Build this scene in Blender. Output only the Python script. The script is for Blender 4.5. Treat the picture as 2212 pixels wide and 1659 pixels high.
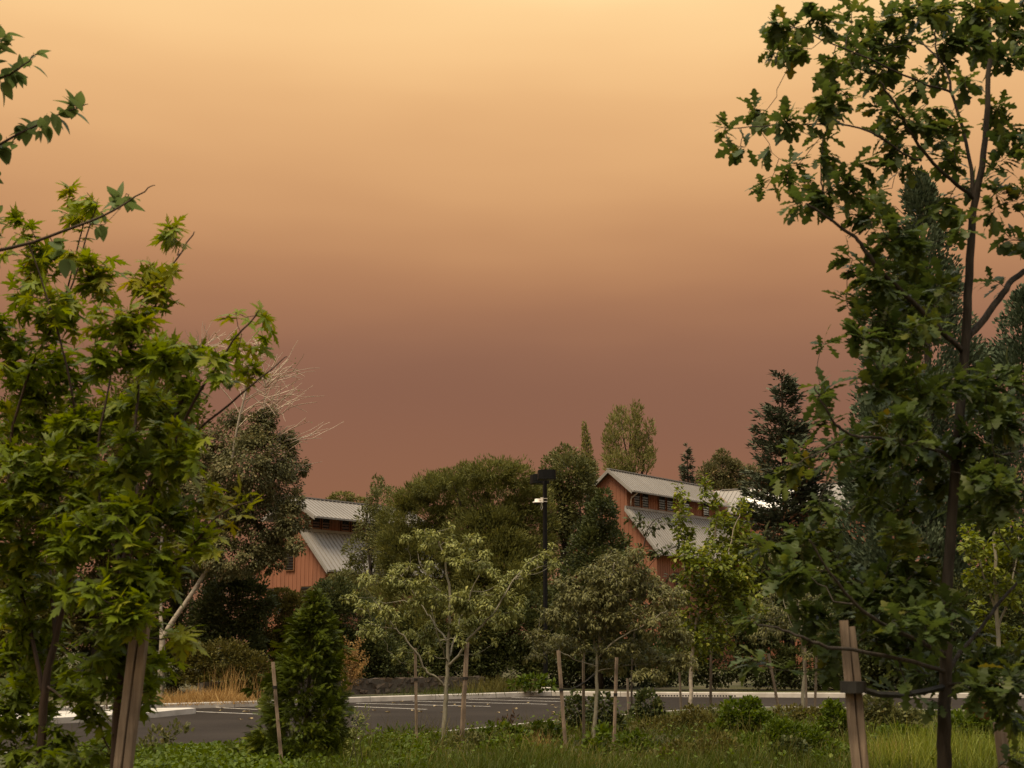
import bpy, math
import numpy as np
from mathutils import Vector, Matrix

# ------------------------------------------------------------------ reset
for o in list(bpy.data.objects):
    bpy.data.objects.remove(o, do_unlink=True)
scene = bpy.context.scene
COL = scene.collection
rng = np.random.default_rng(11)

# ------------------------------------------------------------------ camera
F, CX, CY, HOR, CAMZ = 1500.0, 512.0, 384.0, 640.0, 2.2
TH = math.atan((HOR - CY) / F)
cam = bpy.data.cameras.new('camera')
cam.sensor_width = 36.0
cam.lens = F / 1024.0 * 36.0
cam.clip_start = 0.1
cam.clip_end = 3000
cam.dof.use_dof = True
cam.dof.focus_distance = 55.0
cam.dof.aperture_fstop = 7.5
camo = bpy.data.objects.new('camera', cam)
COL.objects.link(camo)
camo.location = (0, 0, CAMZ)
camo.rotation_euler = (math.pi / 2 + TH, 0, 0)
scene.camera = camo

# ------------------------------------------------------------------ view
scene.view_settings.view_transform = 'Standard'
scene.view_settings.look = 'None'
scene.view_settings.exposure = 0.0
scene.view_settings.gamma = 1.0
scene.view_settings.use_curve_mapping = False

# ------------------------------------------------------------------ sky
def lin(r, g, b, a=1.0):
    f = lambda c: ((c / 255 + 0.055) / 1.055) ** 2.4 if c > 10.3 else c / 255 / 12.92
    return (f(r), f(g), f(b), a)

SKYX = 0.9                                                # shifts the smoke pattern
SUN_EL, SUN_AZ = math.radians(64), math.radians(218)     # azimuth: 0 = +Y, clockwise; high behind the smoke
world = bpy.data.worlds.new('World')
scene.world = world
world.use_nodes = True
nt = world.node_tree
nt.nodes.clear()
N = nt.nodes.new
L = nt.links.new
tc = N('ShaderNodeTexCoord')
sep = N('ShaderNodeSeparateXYZ'); L(tc.outputs['Generated'], sep.inputs[0])
mp = N('ShaderNodeMapping'); mp.inputs['Scale'].default_value = (1.6, 1.6, 7.0); mp.inputs['Location'].default_value = (SKYX, 0.0, 0.0)
L(tc.outputs['Generated'], mp.inputs[0])
nz = N('ShaderNodeTexNoise'); nz.inputs['Scale'].default_value = 1.6; nz.inputs['Detail'].default_value = 3.0
nz.inputs['Roughness'].default_value = 0.5
L(mp.outputs[0], nz.inputs['Vector'])
ma = N('ShaderNodeMath'); ma.operation = 'MULTIPLY_ADD'
L(nz.outputs['Fac'], ma.inputs[0]); ma.inputs[1].default_value = 0.075; ma.inputs[2].default_value = -0.0375
ad = N('ShaderNodeMath'); ad.operation = 'ADD'
L(sep.outputs['Z'], ad.inputs[0]); L(ma.outputs[0], ad.inputs[1])
mr = N('ShaderNodeMapRange'); mr.inputs['From Min'].default_value = -0.02; mr.inputs['From Max'].default_value = 0.62
L(ad.outputs[0], mr.inputs['Value'])
ramp = N('ShaderNodeValToRGB')
ramp.color_ramp.interpolation = 'B_SPLINE'
def zof(py):
    el = TH - math.atan((py - CY) / F)
    return (math.sin(el) + 0.02) / 0.64
stops = [(640, (146, 100, 72)), (500, (145, 100, 75)), (440, (141, 98, 77)), (385, (139, 98, 78)), (335, (151, 107, 83)),
         (270, (178, 127, 91)), (190, (209, 156, 108)), (95, (236, 184, 127)), (25, (255, 208, 147)), (-60, (255, 216, 156))]
cr = ramp.color_ramp
cr.elements[0].position = max(0.0, zof(640)); cr.elements[0].color = lin(*stops[0][1])
cr.elements[1].position = 1.0; cr.elements[1].color = (3.8, 2.65, 1.42, 1)
for py, c in stops[1:]:
    e = cr.elements.new(zof(py)); e.color = lin(*c)
L(mr.outputs[0], ramp.inputs[0])
sky = N('ShaderNodeTexSky'); sky.sky_type = 'NISHITA'; sky.sun_disc = False
sky.sun_elevation = SUN_EL; sky.sun_rotation = SUN_AZ; sky.dust_density = 6.0; sky.air_density = 1.2
bg1 = N('ShaderNodeBackground'); L(ramp.outputs[0], bg1.inputs[0]); bg1.inputs[1].default_value = 1.0
bg2 = N('ShaderNodeBackground'); L(sky.outputs[0], bg2.inputs[0]); bg2.inputs[1].default_value = 0.15
mr2 = N('ShaderNodeMapRange'); mr2.inputs['From Min'].default_value = 0.45; mr2.inputs['From Max'].default_value = 1.0
mr2.inputs['To Max'].default_value = 0.15
L(sep.outputs['Z'], mr2.inputs['Value'])
mx = N('ShaderNodeMixShader'); L(mr2.outputs[0], mx.inputs[0]); L(bg1.outputs[0], mx.inputs[1]); L(bg2.outputs[0], mx.inputs[2])
wo = N('ShaderNodeOutputWorld'); L(mx.outputs[0], wo.inputs[0])

# ------------------------------------------------------------------ sun through smoke
sun = bpy.data.lights.new('sun', 'SUN')
sun.energy = 4.3
sun.angle = math.radians(25)
sun.color = (1.0, 0.77, 0.48)
suno = bpy.data.objects.new('sun', sun)
COL.objects.link(suno)
sd = Vector((math.sin(SUN_AZ) * math.cos(SUN_EL), math.cos(SUN_AZ) * math.cos(SUN_EL), math.sin(SUN_EL)))
suno.rotation_euler = sd.to_track_quat('Z', 'Y').to_euler()
suno.location = (0, -20, 40)

# ------------------------------------------------------------------ pixel helpers (directions only; distance from ground / size)
K = 2212 / 1024
CT, ST = math.cos(TH), math.sin(TH)
def ray(px, py):
    x = px - CX; u = CY - py
    d = np.array([x, F * CT - u * ST, F * ST + u * CT])
    return d / d[1]
def P(px, py, D):
    d = ray(px, py)
    return np.array([d[0] * D, D, CAMZ + d[2] * D])
def Q(x, y, D):
    return P(x / K, y / K, D)
def G(px, py, z=0.0):
    d = ray(px, py)
    t = (z - CAMZ) / d[2]
    return np.array([d[0] * t, t, z])
def gz(y):                                   # ground height: the photographer stands on a slight rise
    t = min(max((y - 9.0) / 12.0, 0), 1)
    return 0.5 * (1 - t * t * (3 - 2 * t))

# ------------------------------------------------------------------ materials
MATS = {}
def newmat(name):
    m = bpy.data.materials.new(name); m.use_nodes = True
    m.node_tree.nodes.clear(); MATS[name] = m
    return m, m.node_tree
def leafmat(name, cols, trans=0.3, rough=0.5, spec=0.15):
    m, t = newmat(name)
    n = t.nodes.new; l = t.links.new
    at = n('ShaderNodeAttribute'); at.attribute_name = 'var'
    r = n('ShaderNodeValToRGB')
    e = r.color_ramp.elements
    e[0].position = 0; e[0].color = (*cols[0], 1)
    e[1].position = 1; e[1].color = (*cols[-1], 1)
    for i, c in enumerate(cols[1:-1]):
        x = e.new((i + 1) / (len(cols) - 1)); x.color = (*c, 1)
    l(at.outputs['Fac'], r.inputs[0])
    p = n('ShaderNodeBsdfPrincipled'); p.inputs['Roughness'].default_value = rough
    p.inputs['Specular IOR Level'].default_value = spec
    l(r.outputs[0], p.inputs['Base Color'])
    tr = n('ShaderNodeBsdfTranslucent')
    hs = n('ShaderNodeHueSaturation'); hs.inputs['Hue'].default_value = 0.485; hs.inputs['Saturation'].default_value = 1.15
    hs.inputs['Value'].default_value = 1.5
    l(r.outputs[0], hs.inputs['Color']); l(hs.outputs[0], tr.inputs[0])
    mxx = n('ShaderNodeMixShader'); mxx.inputs[0].default_value = trans
    l(p.outputs[0], mxx.inputs[1]); l(tr.outputs[0], mxx.inputs[2])
    o = n('ShaderNodeOutputMaterial'); l(mxx.outputs[0], o.inputs[0])
    return m
def surfmat(name, c0, c1, scale=8.0, rough=0.8, stretch=(1, 1, 1), bump=0.0, metal=0.0, spec=0.3, detail=6.0, c2=None, scale2=0.6):
    m, t = newmat(name)
    n = t.nodes.new; l = t.links.new
    co = n('ShaderNodeTexCoord'); ge = n('ShaderNodeNewGeometry')
    mpp = n('ShaderNodeMapping'); mpp.inputs['Scale'].default_value = stretch
    l(ge.outputs['Position'], mpp.inputs[0])
    x = n('ShaderNodeTexNoise'); x.inputs['Scale'].default_value = scale; x.inputs['Detail'].default_value = detail
    l(mpp.outputs[0], x.inputs['Vector'])
    r = n('ShaderNodeValToRGB'); e = r.color_ramp.elements
    e[0].position = 0.3; e[0].color = (*c0, 1); e[1].position = 0.7; e[1].color = (*c1, 1)
    l(x.outputs['Fac'], r.inputs[0])
    p = n('ShaderNodeBsdfPrincipled'); p.inputs['Roughness'].default_value = rough
    p.inputs['Metallic'].default_value = metal; p.inputs['Specular IOR Level'].default_value = spec
    src = r.outputs[0]
    if c2:
        x2 = n('ShaderNodeTexNoise'); x2.inputs['Scale'].default_value = scale2; x2.inputs['Detail'].default_value = 4
        l(ge.outputs['Position'], x2.inputs['Vector'])
        r2 = n('ShaderNodeMapRange'); r2.inputs['From Min'].default_value = 0.42; r2.inputs['From Max'].default_value = 0.68
        l(x2.outputs['Fac'], r2.inputs['Value'])
        mm = n('ShaderNodeMix'); mm.data_type = 'RGBA'
        l(r2.outputs[0], mm.inputs['Factor']); l(src, mm.inputs[6]); mm.inputs[7].default_value = (*c2, 1)
        src = mm.outputs[2]
    l(src, p.inputs['Base Color'])
    if bump:
        b = n('ShaderNodeBump'); b.inputs['Strength'].default_value = bump; b.inputs['Distance'].default_value = 0.02
        l(x.outputs['Fac'], b.inputs['Height']); l(b.outputs[0], p.inputs['Normal'])
    o = n('ShaderNodeOutputMaterial'); l(p.outputs[0], o.inputs[0])
    return m

leafmat('maple', [(0.0481, 0.0637, 0.0084), (0.088, 0.1275, 0.0104), (0.1474, 0.1979, 0.0145), (0.185, 0.2, 0.018), (0.25, 0.225, 0.02)], 0.38, 0.42)
leafmat('oak', [(0.0318, 0.0503, 0.0186), (0.0491, 0.0754, 0.0212), (0.0648, 0.0942, 0.024), (0.0936, 0.1156, 0.024), (0.1729, 0.1383, 0.0266)], 0.38, 0.45, 0.2)
leafmat('alder', [(0.083, 0.1196, 0.0507), (0.1185, 0.1656, 0.0608), (0.1777, 0.2116, 0.071)], 0.35, 0.45)
leafmat('dogwood', [(0.1158, 0.1334, 0.0484), (0.1831, 0.2052, 0.0726), (0.251, 0.2648, 0.0887), (0.3666, 0.3674, 0.121)], 0.25, 0.5)
leafmat('dogwood_dry', [(0.1017, 0.1071, 0.0505), (0.1452, 0.1499, 0.0648), (0.1888, 0.1856, 0.0721), (0.2323, 0.2213, 0.101)], 0.25, 0.55)
leafmat('willow', [(0.0692, 0.0759, 0.0255), (0.1109, 0.1207, 0.0363), (0.1526, 0.1588, 0.0436), (0.2312, 0.2156, 0.0617)], 0.25, 0.6)
leafmat('broad', [(0.0598, 0.0692, 0.0273), (0.0966, 0.1056, 0.0391), (0.1335, 0.1386, 0.0508), (0.2186, 0.1914, 0.0781)], 0.25, 0.5)
leafmat('dark_broad', [(0.0341, 0.0438, 0.018), (0.0553, 0.0707, 0.0252), (0.0809, 0.0944, 0.0324), (0.1278, 0.1349, 0.0469)], 0.2, 0.5)
leafmat('birch', [(0.0735, 0.0777, 0.0385), (0.1126, 0.1164, 0.0514), (0.1617, 0.1552, 0.0683), (0.2939, 0.2231, 0.1068)], 0.22, 0.5)
leafmat('poplar', [(0.0918, 0.0991, 0.0343), (0.1417, 0.1487, 0.0468), (0.2001, 0.1912, 0.0624), (0.2669, 0.2336, 0.0936)], 0.25, 0.5)
leafmat('linden', [(0.0739, 0.1039, 0.0184), (0.1171, 0.1501, 0.0226), (0.1726, 0.202, 0.0308), (0.2959, 0.2886, 0.0616)], 0.3, 0.45)
leafmat('olive', [(0.0567, 0.056, 0.0168), (0.0886, 0.0827, 0.0231), (0.1183, 0.1117, 0.0294), (0.1654, 0.1397, 0.0369)], 0.25, 0.55)
leafmat('spruce', [(0.0433, 0.0575, 0.0343), (0.0737, 0.0897, 0.0562), (0.1193, 0.1399, 0.0936), (0.1952, 0.2153, 0.1482)], 0.05, 0.6)
leafmat('cones', [(0.0623, 0.0352, 0.0198), (0.0964, 0.055, 0.0286), (0.136, 0.0792, 0.0396)], 0.02, 0.7)
leafmat('cypress', [(0.0459, 0.0699, 0.0408), (0.0751, 0.1067, 0.0646), (0.1167, 0.1547, 0.0953), (0.1774, 0.2209, 0.1327)], 0.08, 0.6)
leafmat('thuja', [(0.0312, 0.0444, 0.0032), (0.0505, 0.0716, 0.0047), (0.0779, 0.1012, 0.0063), (0.1265, 0.1419, 0.0086)], 0.15, 0.55)
leafmat('weed', [(0.0382, 0.0623, 0.0084), (0.0622, 0.0961, 0.012), (0.0909, 0.1327, 0.0167), (0.1435, 0.1831, 0.027)], 0.3, 0.5)
leafmat('shrub_dark', [(0.0258, 0.0363, 0.0143), (0.045, 0.0597, 0.02), (0.0724, 0.0857, 0.0286), (0.1287, 0.1298, 0.0429)], 0.2, 0.45)
leafmat('grass', [(0.0301, 0.045, 0.0075), (0.0482, 0.0686, 0.01), (0.0662, 0.0872, 0.0126), (0.0964, 0.1056, 0.021)], 0.3, 0.5)
leafmat('dry_grass', [(0.1995, 0.1238, 0.0443), (0.2994, 0.1905, 0.071), (0.3991, 0.2666, 0.1063), (0.4591, 0.3333, 0.1507)], 0.3, 0.7)
leafmat('dead_leaf', [(0.1088, 0.0495, 0.0198), (0.1631, 0.0792, 0.033), (0.2311, 0.132, 0.0594)], 0.15, 0.6)
leafmat('fallen', [(0.206, 0.16, 0.08), (0.3131, 0.248, 0.136), (0.412, 0.336, 0.208)], 0.1, 0.7)
surfmat('bark', (.020, .016, .012), (.045, .036, .028), 22, 0.9, (1, 1, .25), 0.8)
surfmat('bark_oak', (.018, .015, .012), (.055, .045, .036), 30, 0.9, (1, 1, .2), 1.0)
surfmat('bark_red', (.022, .013, .009), (.050, .030, .019), 30, 0.7, (1, 1, .3), 0.3)
surfmat('bark_pale', (.15, .14, .108), (.26, .245, .19), 14, 0.9, (1, 1, .5), 0.4)
surfmat('bark_birch', (.22, .19, .16), (.42, .38, .32), 6, 0.8, (1, 1, 2.0), 0.3)
surfmat('twig_pale', (.36, .29, .22), (.54, .45, .36), 6, 0.8)
surfmat('twig_dry', (.20, .13, .06), (.33, .22, .10), 6, 0.8)
surfmat('wood', (.155, .115, .085), (.29, .225, .17), 9, 0.85, (7, 7, .5), 0.5, c2=(.085, .065, .05), scale2=3.0)
surfmat('wood_old', (.12, .095, .072), (.22, .18, .14), 9, 0.9, (7, 7, .5), 0.5, c2=(.12, .10, .08), scale2=3.0)
surfmat('rubber', (.012, .012, .012), (.022, .022, .022), 20, 0.6)
surfmat('asphalt', (.0205, .0170, .0148), (.032, .0265, .023), 60, 0.9, (1, 1, 1), 0.25, spec=0.1, c2=(.036, .030, .026), scale2=0.25)
surfmat('paint', (.62, .60, .56), (.80, .78, .74), 9, 0.7, c2=(.50, .48, .44), scale2=5.0)
surfmat('kerb', (.47, .45, .42), (.58, .56, .525), 3.0, 0.85, (1, 1, 1), 0.2, c2=(.38, .36, .33), scale2=1.1)
surfmat('earth', (.035, .045, .014), (.075, .075, .030), 2.0, 0.95, c2=(.09, .075, .045), scale2=0.5)
surfmat('gutter_dark', (.006, .006, .006), (.014, .013, .012), 5, 0.9)
surfmat('siding', (.220, .095, .058), (.28, .122, .074), 1.4, 0.8, (4, 4, .4), 0.1, c2=(.20, .088, .055), scale2=0.35)
surfmat('roof_metal', (.235, .225, .215), (.285, .275, .262), 0.6, 0.6, metal=0.0, spec=0.3, c2=(.215, .205, .195), scale2=0.25)
surfmat('roof_glint', (.78, .78, .76), (.86, .86, .84), 1.0, 0.35, spec=0.6)  # bright reflection on the metal roof, put in as white base colour
surfmat('trim', (.21, .205, .20), (.26, .255, .245), 1.5, 0.6)
surfmat('louvre', (.009, .009, .008), (.015, .0145, .013), 5, 0.6)
surfmat('glass_dark', (.014, .016, .016), (.022, .024, .024), 3, 0.15, spec=0.6)
surfmat('window_frame', (.16, .075, .038), (.21, .10, .05), 5, 0.6)
surfmat('pipe', (.42, .38, .34), (.50, .46, .41), 5, 0.5)
surfmat('lamp_black', (.004, .0046, .005), (.007, .0078, .009), 14, 0.55, spec=0.15)
surfmat('lamp_lens', (.05, .048, .045), (.08, .078, .07), 5, 0.3)
surfmat('camera_white', (.68, .66, .62), (.78, .76, .72), 12, 0.4)
surfmat('stone', (.022, .019, .016), (.085, .072, .06), 5.0, 0.95, (1, 1, 1), 0.7, c2=(.10, .075, .055), scale2=2.2)
surfmat('mortar', (.06, .052, .044), (.09, .08, .068), 12, 0.95)

# ------------------------------------------------------------------ mesh helpers
def nrmz(a):
    return a / np.maximum(np.linalg.norm(a, axis=-1, keepdims=True), 1e-9)
def tri_mesh(name, V, T, var=None):
    me = bpy.data.meshes.new(name)
    V = np.asarray(V, np.float32); T = np.asarray(T, np.int32)
    me.vertices.add(len(V)); me.vertices.foreach_set('co', V.ravel())
    me.loops.add(T.size); me.loops.foreach_set('vertex_index', T.ravel())
    me.polygons.add(len(T))
    me.polygons.foreach_set('loop_start', np.arange(0, T.size, 3, dtype=np.int32))
    if var is not None:
        a = me.attributes.new('var', 'FLOAT', 'POINT'); a.data.foreach_set('value', np.asarray(var, np.float32))
    me.update(calc_edges=True)
    return me
def ob(name, me, mat, parent=None, loc=(0, 0, 0)):
    o = bpy.data.objects.new(name, me)
    if mat and not me.materials: me.materials.append(MATS[mat])
    COL.objects.link(o)
    if parent:
        o.parent = parent
        o.location = Vector(loc) - parent.location
    else:
        o.location = loc
    return o
def thing(name, label, cat, loc, group=None):
    o = bpy.data.objects.new(name, None); COL.objects.link(o)
    o.empty_display_size = 0.2
    o.location = Vector(loc); tag(o, label, cat, group)
    return o
def tag(o, label, cat, group=None):
    o['label'] = label; o['category'] = cat
    if group: o['group'] = group
    return o
def struct(o):
    o['kind'] = 'structure'; return o
def stuff(o):
    o['kind'] = 'stuff'; return o
def pyd(name, V, Fc, smooth=False):
    me = bpy.data.meshes.new(name); me.from_pydata([tuple(map(float, v)) for v in V], [], [tuple(f) for f in Fc]); me.update()
    if smooth: me.shade_smooth()
    return me
class MB:
    def __init__(s): s.V = []; s.F = []
    def box(s, c, h, R=None):
        c = np.array(c, float); k = len(s.V)
        for i in range(8):
            d = np.array([(1 if i & 1 else -1) * h[0], (1 if i & 2 else -1) * h[1], (1 if i & 4 else -1) * h[2]])
            s.V.append(c + (R @ d if R is not None else d))
        for f in ((0, 2, 3, 1), (4, 5, 7, 6), (0, 1, 5, 4), (2, 6, 7, 3), (0, 4, 6, 2), (1, 3, 7, 5)):
            s.F.append([k + j for j in f])
    def tube(s, pts, rad, sides=5, cap=True):
        pts = np.asarray(pts, float); n = len(pts)
        rad = np.broadcast_to(np.asarray(rad, float), (n,))
        t = nrmz(np.gradient(pts, axis=0))
        up = np.array([0.31, 0.95, 0.05]) if abs(t[0][2]) > .5 else np.array([0.05, 0.1, 1.0])
        a = nrmz(np.cross(t, up)); b = np.cross(t, a)
        an = np.arange(sides) * 2 * math.pi / sides
        ring = pts[:, None] + rad[:, None, None] * (np.cos(an)[None, :, None] * a[:, None] + np.sin(an)[None, :, None] * b[:, None])
        k = len(s.V); s.V.extend(ring.reshape(-1, 3))
        for i in range(n - 1):
            for j in range(sides):
                j2 = (j + 1) % sides
                s.F.append((k + i * sides + j, k + i * sides + j2, k + (i + 1) * sides + j2, k + (i + 1) * sides + j))
        if cap:
            s.F.append(tuple(k + j for j in range(sides))[::-1]); s.F.append(tuple(k + (n - 1) * sides + j for j in range(sides)))
    def prism(s, poly, d0, d1):                 # poly: list of 3-D points; extruded between offsets d0 and d1 (vectors)
        k = len(s.V); n = len(poly)
        for d in (d0, d1):
            for p in poly: s.V.append(np.array(p, float) + d)
        s.F.append(tuple(k + i for i in range(n))[::-1]); s.F.append(tuple(k + n + i for i in range(n)))
        for i in range(n):
            j = (i + 1) % n; s.F.append((k + i, k + j, k + n + j, k + n + i))
    def mesh(s, name, smooth=False): return pyd(name, s.V, s.F, smooth)

# ------------------------------------------------------------------ leaf templates (x width, y from stalk to tip, z up)
def strip_leaf(half, fold=0.18, droop=0.12):
    V = []; T = []
    n = len(half)
    for (x, y) in half: V.append((0, y, -droop * y * y))
    for s in (-1, 1):
        k = len(V)
        for (x, y) in half: V.append((s * x, y, fold * x - droop * y * y))
        for i in range(n - 1):
            a, b, c, d = i, i + 1, k + i + 1, k + i
            tr = [(a, b, c), (a, c, d)] if s > 0 else [(a, c, b), (a, d, c)]
            T += tr
    return np.array(V), np.array(T)
OAK = strip_leaf([(.012, -.08), (.015, 0), (.05, .10), (.15, .18), (.17, .25), (.075, .31), (.09, .37), (.25, .44), (.27, .53), (.12, .57),
                  (.13, .62), (.30, .70), (.29, .80), (.16, .80), (.15, .88), (.08, .99), (0, 1)], 0.25, 0.22)
def flat_leaf(half, cup=0.12, droop=0.2):
    V = []; T = []
    for (x, y) in half: V += [(-x, y, cup * x - droop * y * y), (x, y, cup * x - droop * y * y)]
    for i in range(len(half) - 1): T += [(2 * i, 2 * i + 1, 2 * i + 3), (2 * i, 2 * i + 3, 2 * i + 2)]
    return np.array(V), np.array(T)
OAK_FLAT = flat_leaf([(.015, 0), (.06, .10), (.16, .20), (.075, .31), (.10, .37), (.26, .48), (.12, .57), (.14, .63), (.30, .74), (.16, .80), (.14, .89), (.06, 1.0)])
OVATE = strip_leaf([(.012, -.12), (.015, 0), (.16, .05), (.27, .17), (.31, .32), (.29, .48), (.22, .66), (.12, .84), (0, 1)], 0.25, 0.15)
def maple_leaf():
    half = [(0, .02), (.06, -.07), (.15, -.10), (.33, -.16), (.23, -.04), (.29, .0), (.17, .07), (.10, .12), (.24, .16), (.33, .24), (.62, .40), (.44, .385), (.47, .48),
            (.32, .40), (.28, .43), (.075, .30), (.10, .50), (.24, .68), (.12, .63), (.14, .80), (.06, .80), (0, 1.08)]
    out = half + [(-x, y) for x, y in half[::-1][1:-1]]
    V = [(0, .22, .05)] + [(x, y, -.22 * (x * x + (y - .2) ** 2) - .05 * abs(x)) for x, y in out]
    n = len(out)
    T = [(0, 1 + (i + 1) % n, 1 + i) for i in range(n)]
    k = len(V)
    V += [(-.012, .02, 0), (.012, .02, 0), (.010, -.45, .06), (-.010, -.45, .06)]
    T += [(k, k + 2, k + 1), (k, k + 3, k + 2)]
    return np.array(V), np.array(T)
MAPLE = maple_leaf()
DIAM = (np.array([(0, 0, 0), (-.30, .45, .10), (0, 1, -.06), (.30, .45, .10)]), np.array([(0, 2, 1), (0, 3, 2)]))
ROUND = (np.array([(0, 0, 0), (-.36, .30, .08), (-.26, .74, .04), (0, 1, -.08), (.26, .74, .04), (.36, .30, .08)]),
         np.array([(0, 3, 2), (0, 2, 1), (0, 5, 4), (0, 4, 3)]))
NARROW = (np.array([(0, 0, 0), (-.13, .4, .03), (0, 1, -.10), (.13, .4, .03)]), np.array([(0, 2, 1), (0, 3, 2)]))
CURL = (np.array([(0, 0, 0), (-.16, .28, .10), (.16, .28, .10), (0, .30, .04), (-.17, .58, -.06), (.17, .58, -.06), (0, .58, -.13), (0, .78, -.46)]),
        np.array([(0, 3, 1), (0, 2, 3), (1, 3, 6), (1, 6, 4), (3, 2, 5), (3, 5, 6), (4, 6, 7), (6, 5, 7)]))
def spray():
    V = []; T = []
    def blade(x0, y0, x1, y1, w, z0=0., z1=0.):
        k = len(V); dx, dy = x1 - x0, y1 - y0; l = math.hypot(dx, dy); nx, ny = -dy / l * w, dx / l * w
        V.extend([(x0 - nx, y0 - ny, z0), (x0 + nx, y0 + ny, z0), (x1, y1, z1)]); T.append((k, k + 1, k + 2))
    blade(0, 0, 0.04, 1, .028, 0, -.12)
    for i, y in enumerate((.10, .22, .34, .46, .57, .67, .77, .86)):
        l = .50 * (1 - .55 * y)
        for s in (-1, 1):
            yy = y + (.05 if s > 0 else 0)
            blade(.04 * yy, yy, .04 * yy + s * l * .62, yy + l * .78, .034, -.10 * yy * yy, -.10 * yy * yy - .14 * l)
    return np.array(V, float), np.array(T)
SPRAY = spray()
BLADE = (np.array([(-.5, 0, 0), (.5, 0, 0), (-.4, .4, .0), (.4, .4, .0), (-.25, .75, -.08), (.25, .75, -.08), (0, 1, -.24)]),
         np.array([(0, 1, 3), (0, 3, 2), (2, 3, 5), (2, 5, 4), (4, 5, 6)]))

def scatter(tm, pos, axis, nrm, size, wid=None):
    tv, tf = tm
    a = nrmz(axis); x = nrmz(np.cross(a, nrm)); z = np.cross(x, a)
    s = size[:, None, None]
    w = s if wid is None else wid[:, None, None]
    V = pos[:, None] + w * tv[None, :, 0:1] * x[:, None] + s * tv[None, :, 1:2] * a[:, None] + s * tv[None, :, 2:3] * z[:, None]
    T = tf[None] + (np.arange(len(pos)) * len(tv))[:, None, None]
    return V.reshape(-1, 3), T.reshape(-1, 3), len(tv)
def sph(n):
    return nrmz(rng.normal(size=(n, 3)))
def foliage(name, mat, parent, tm, pos, axis, nrm, size, var, wid=None, kind=True):
    V, T, k = scatter(tm, pos, axis, nrm, size, wid)
    me = tri_mesh(name, V, T, np.repeat(np.clip(var, 0, 1), k))
    o = ob(name, me, mat, parent, (0, 0, 0))
    if kind: stuff(o)
    return o

# ------------------------------------------------------------------ crown by clumps of leaves (medium and far trees, shrubs)
def clump_points(blobs, D, leaf_px, cover, thick=0.8, clump=0.30, aspect=0.45, up=0.25, grav=0.0, out=0.6, shell=0.55, flat=0.85, dspread=0.0, even=0.5):
    PO = []; AX = []; NO = []; VA = []
    for b in blobs:
        cx, cy, rx, ry = b[:4]; off = b[4] if len(b) > 4 else rng.normal() * dspread
        Dd = D + off; m = Dd / F / K
        C = Q(cx, cy, Dd); R = np.array([rx * m, thick * 0.5 * (rx + ry) * m, ry * m])
        area = math.pi * rx * ry / K / K
        n = int(cover * area / (leaf_px * leaf_px * aspect * 0.6)) + 6
        rc = clump * min(rx, ry) * m + 0.4 * leaf_px * m * K
        kc = max(5, int(1.6 / clump ** 2 * max(rx, ry) / min(rx, ry)))
        d = sph(kc); rr = rng.uniform(shell ** 3, 1, kc) ** (1 / 3.)
        cc = C + d * rr[:, None] * R * 0.92
        csz = rc * rng.uniform(0.55, 1.25, kc)
        cv = rng.normal(0, 0.13, kc)
        i = rng.integers(0, kc, n)
        q = sph(n) * (rng.uniform(0.05, 1, n) ** 0.5)[:, None]
        q[:, 2] *= flat
        p = cc[i] + q * csz[i][:, None]
        nu = int(n * even)                                   # a share spread evenly through the crown, thinned by a coarse pattern
        du = sph(nu); ru = rng.uniform(.25, 1.0, nu) ** (1 / 2.2)
        pu = C + du * ru[:, None] * R * (1 + .10 * np.sin(du[:, :1] * 7 + cx) + .08 * np.sin(du[:, 2:] * 11 + cy))
        p[:nu] = pu; q[:nu] = du * .5
        o = nrmz((p - C) / R)
        ax = out * o + 0.55 * q + 0.5 * sph(n) + np.array([0, 0, up - grav])
        no = nrmz(0.5 * o + 0.6 * sph(n) + np.array([0, 0, 0.75]))
        PO.append(p); AX.append(ax); NO.append(no)
        VA.append(0.40 + cv[i] + rng.normal(0, 0.17, n))
    return np.concatenate(PO), np.concatenate(AX), np.concatenate(NO), np.concatenate(VA)

def curve_pts(a, b, n=6, sag=0.0, wob=0.03):
    a = np.asarray(a, float); b = np.asarray(b, float)
    t = np.linspace(0, 1, n)[:, None]
    l = np.linalg.norm(b - a)
    p = a + (b - a) * t
    p = p + np.array([0, 0, 1.0]) * (sag * l * np.sin(t * math.pi))
    p[1:-1] += rng.normal(0, wob * l / 2, (n - 2, 3))
    return p

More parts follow.
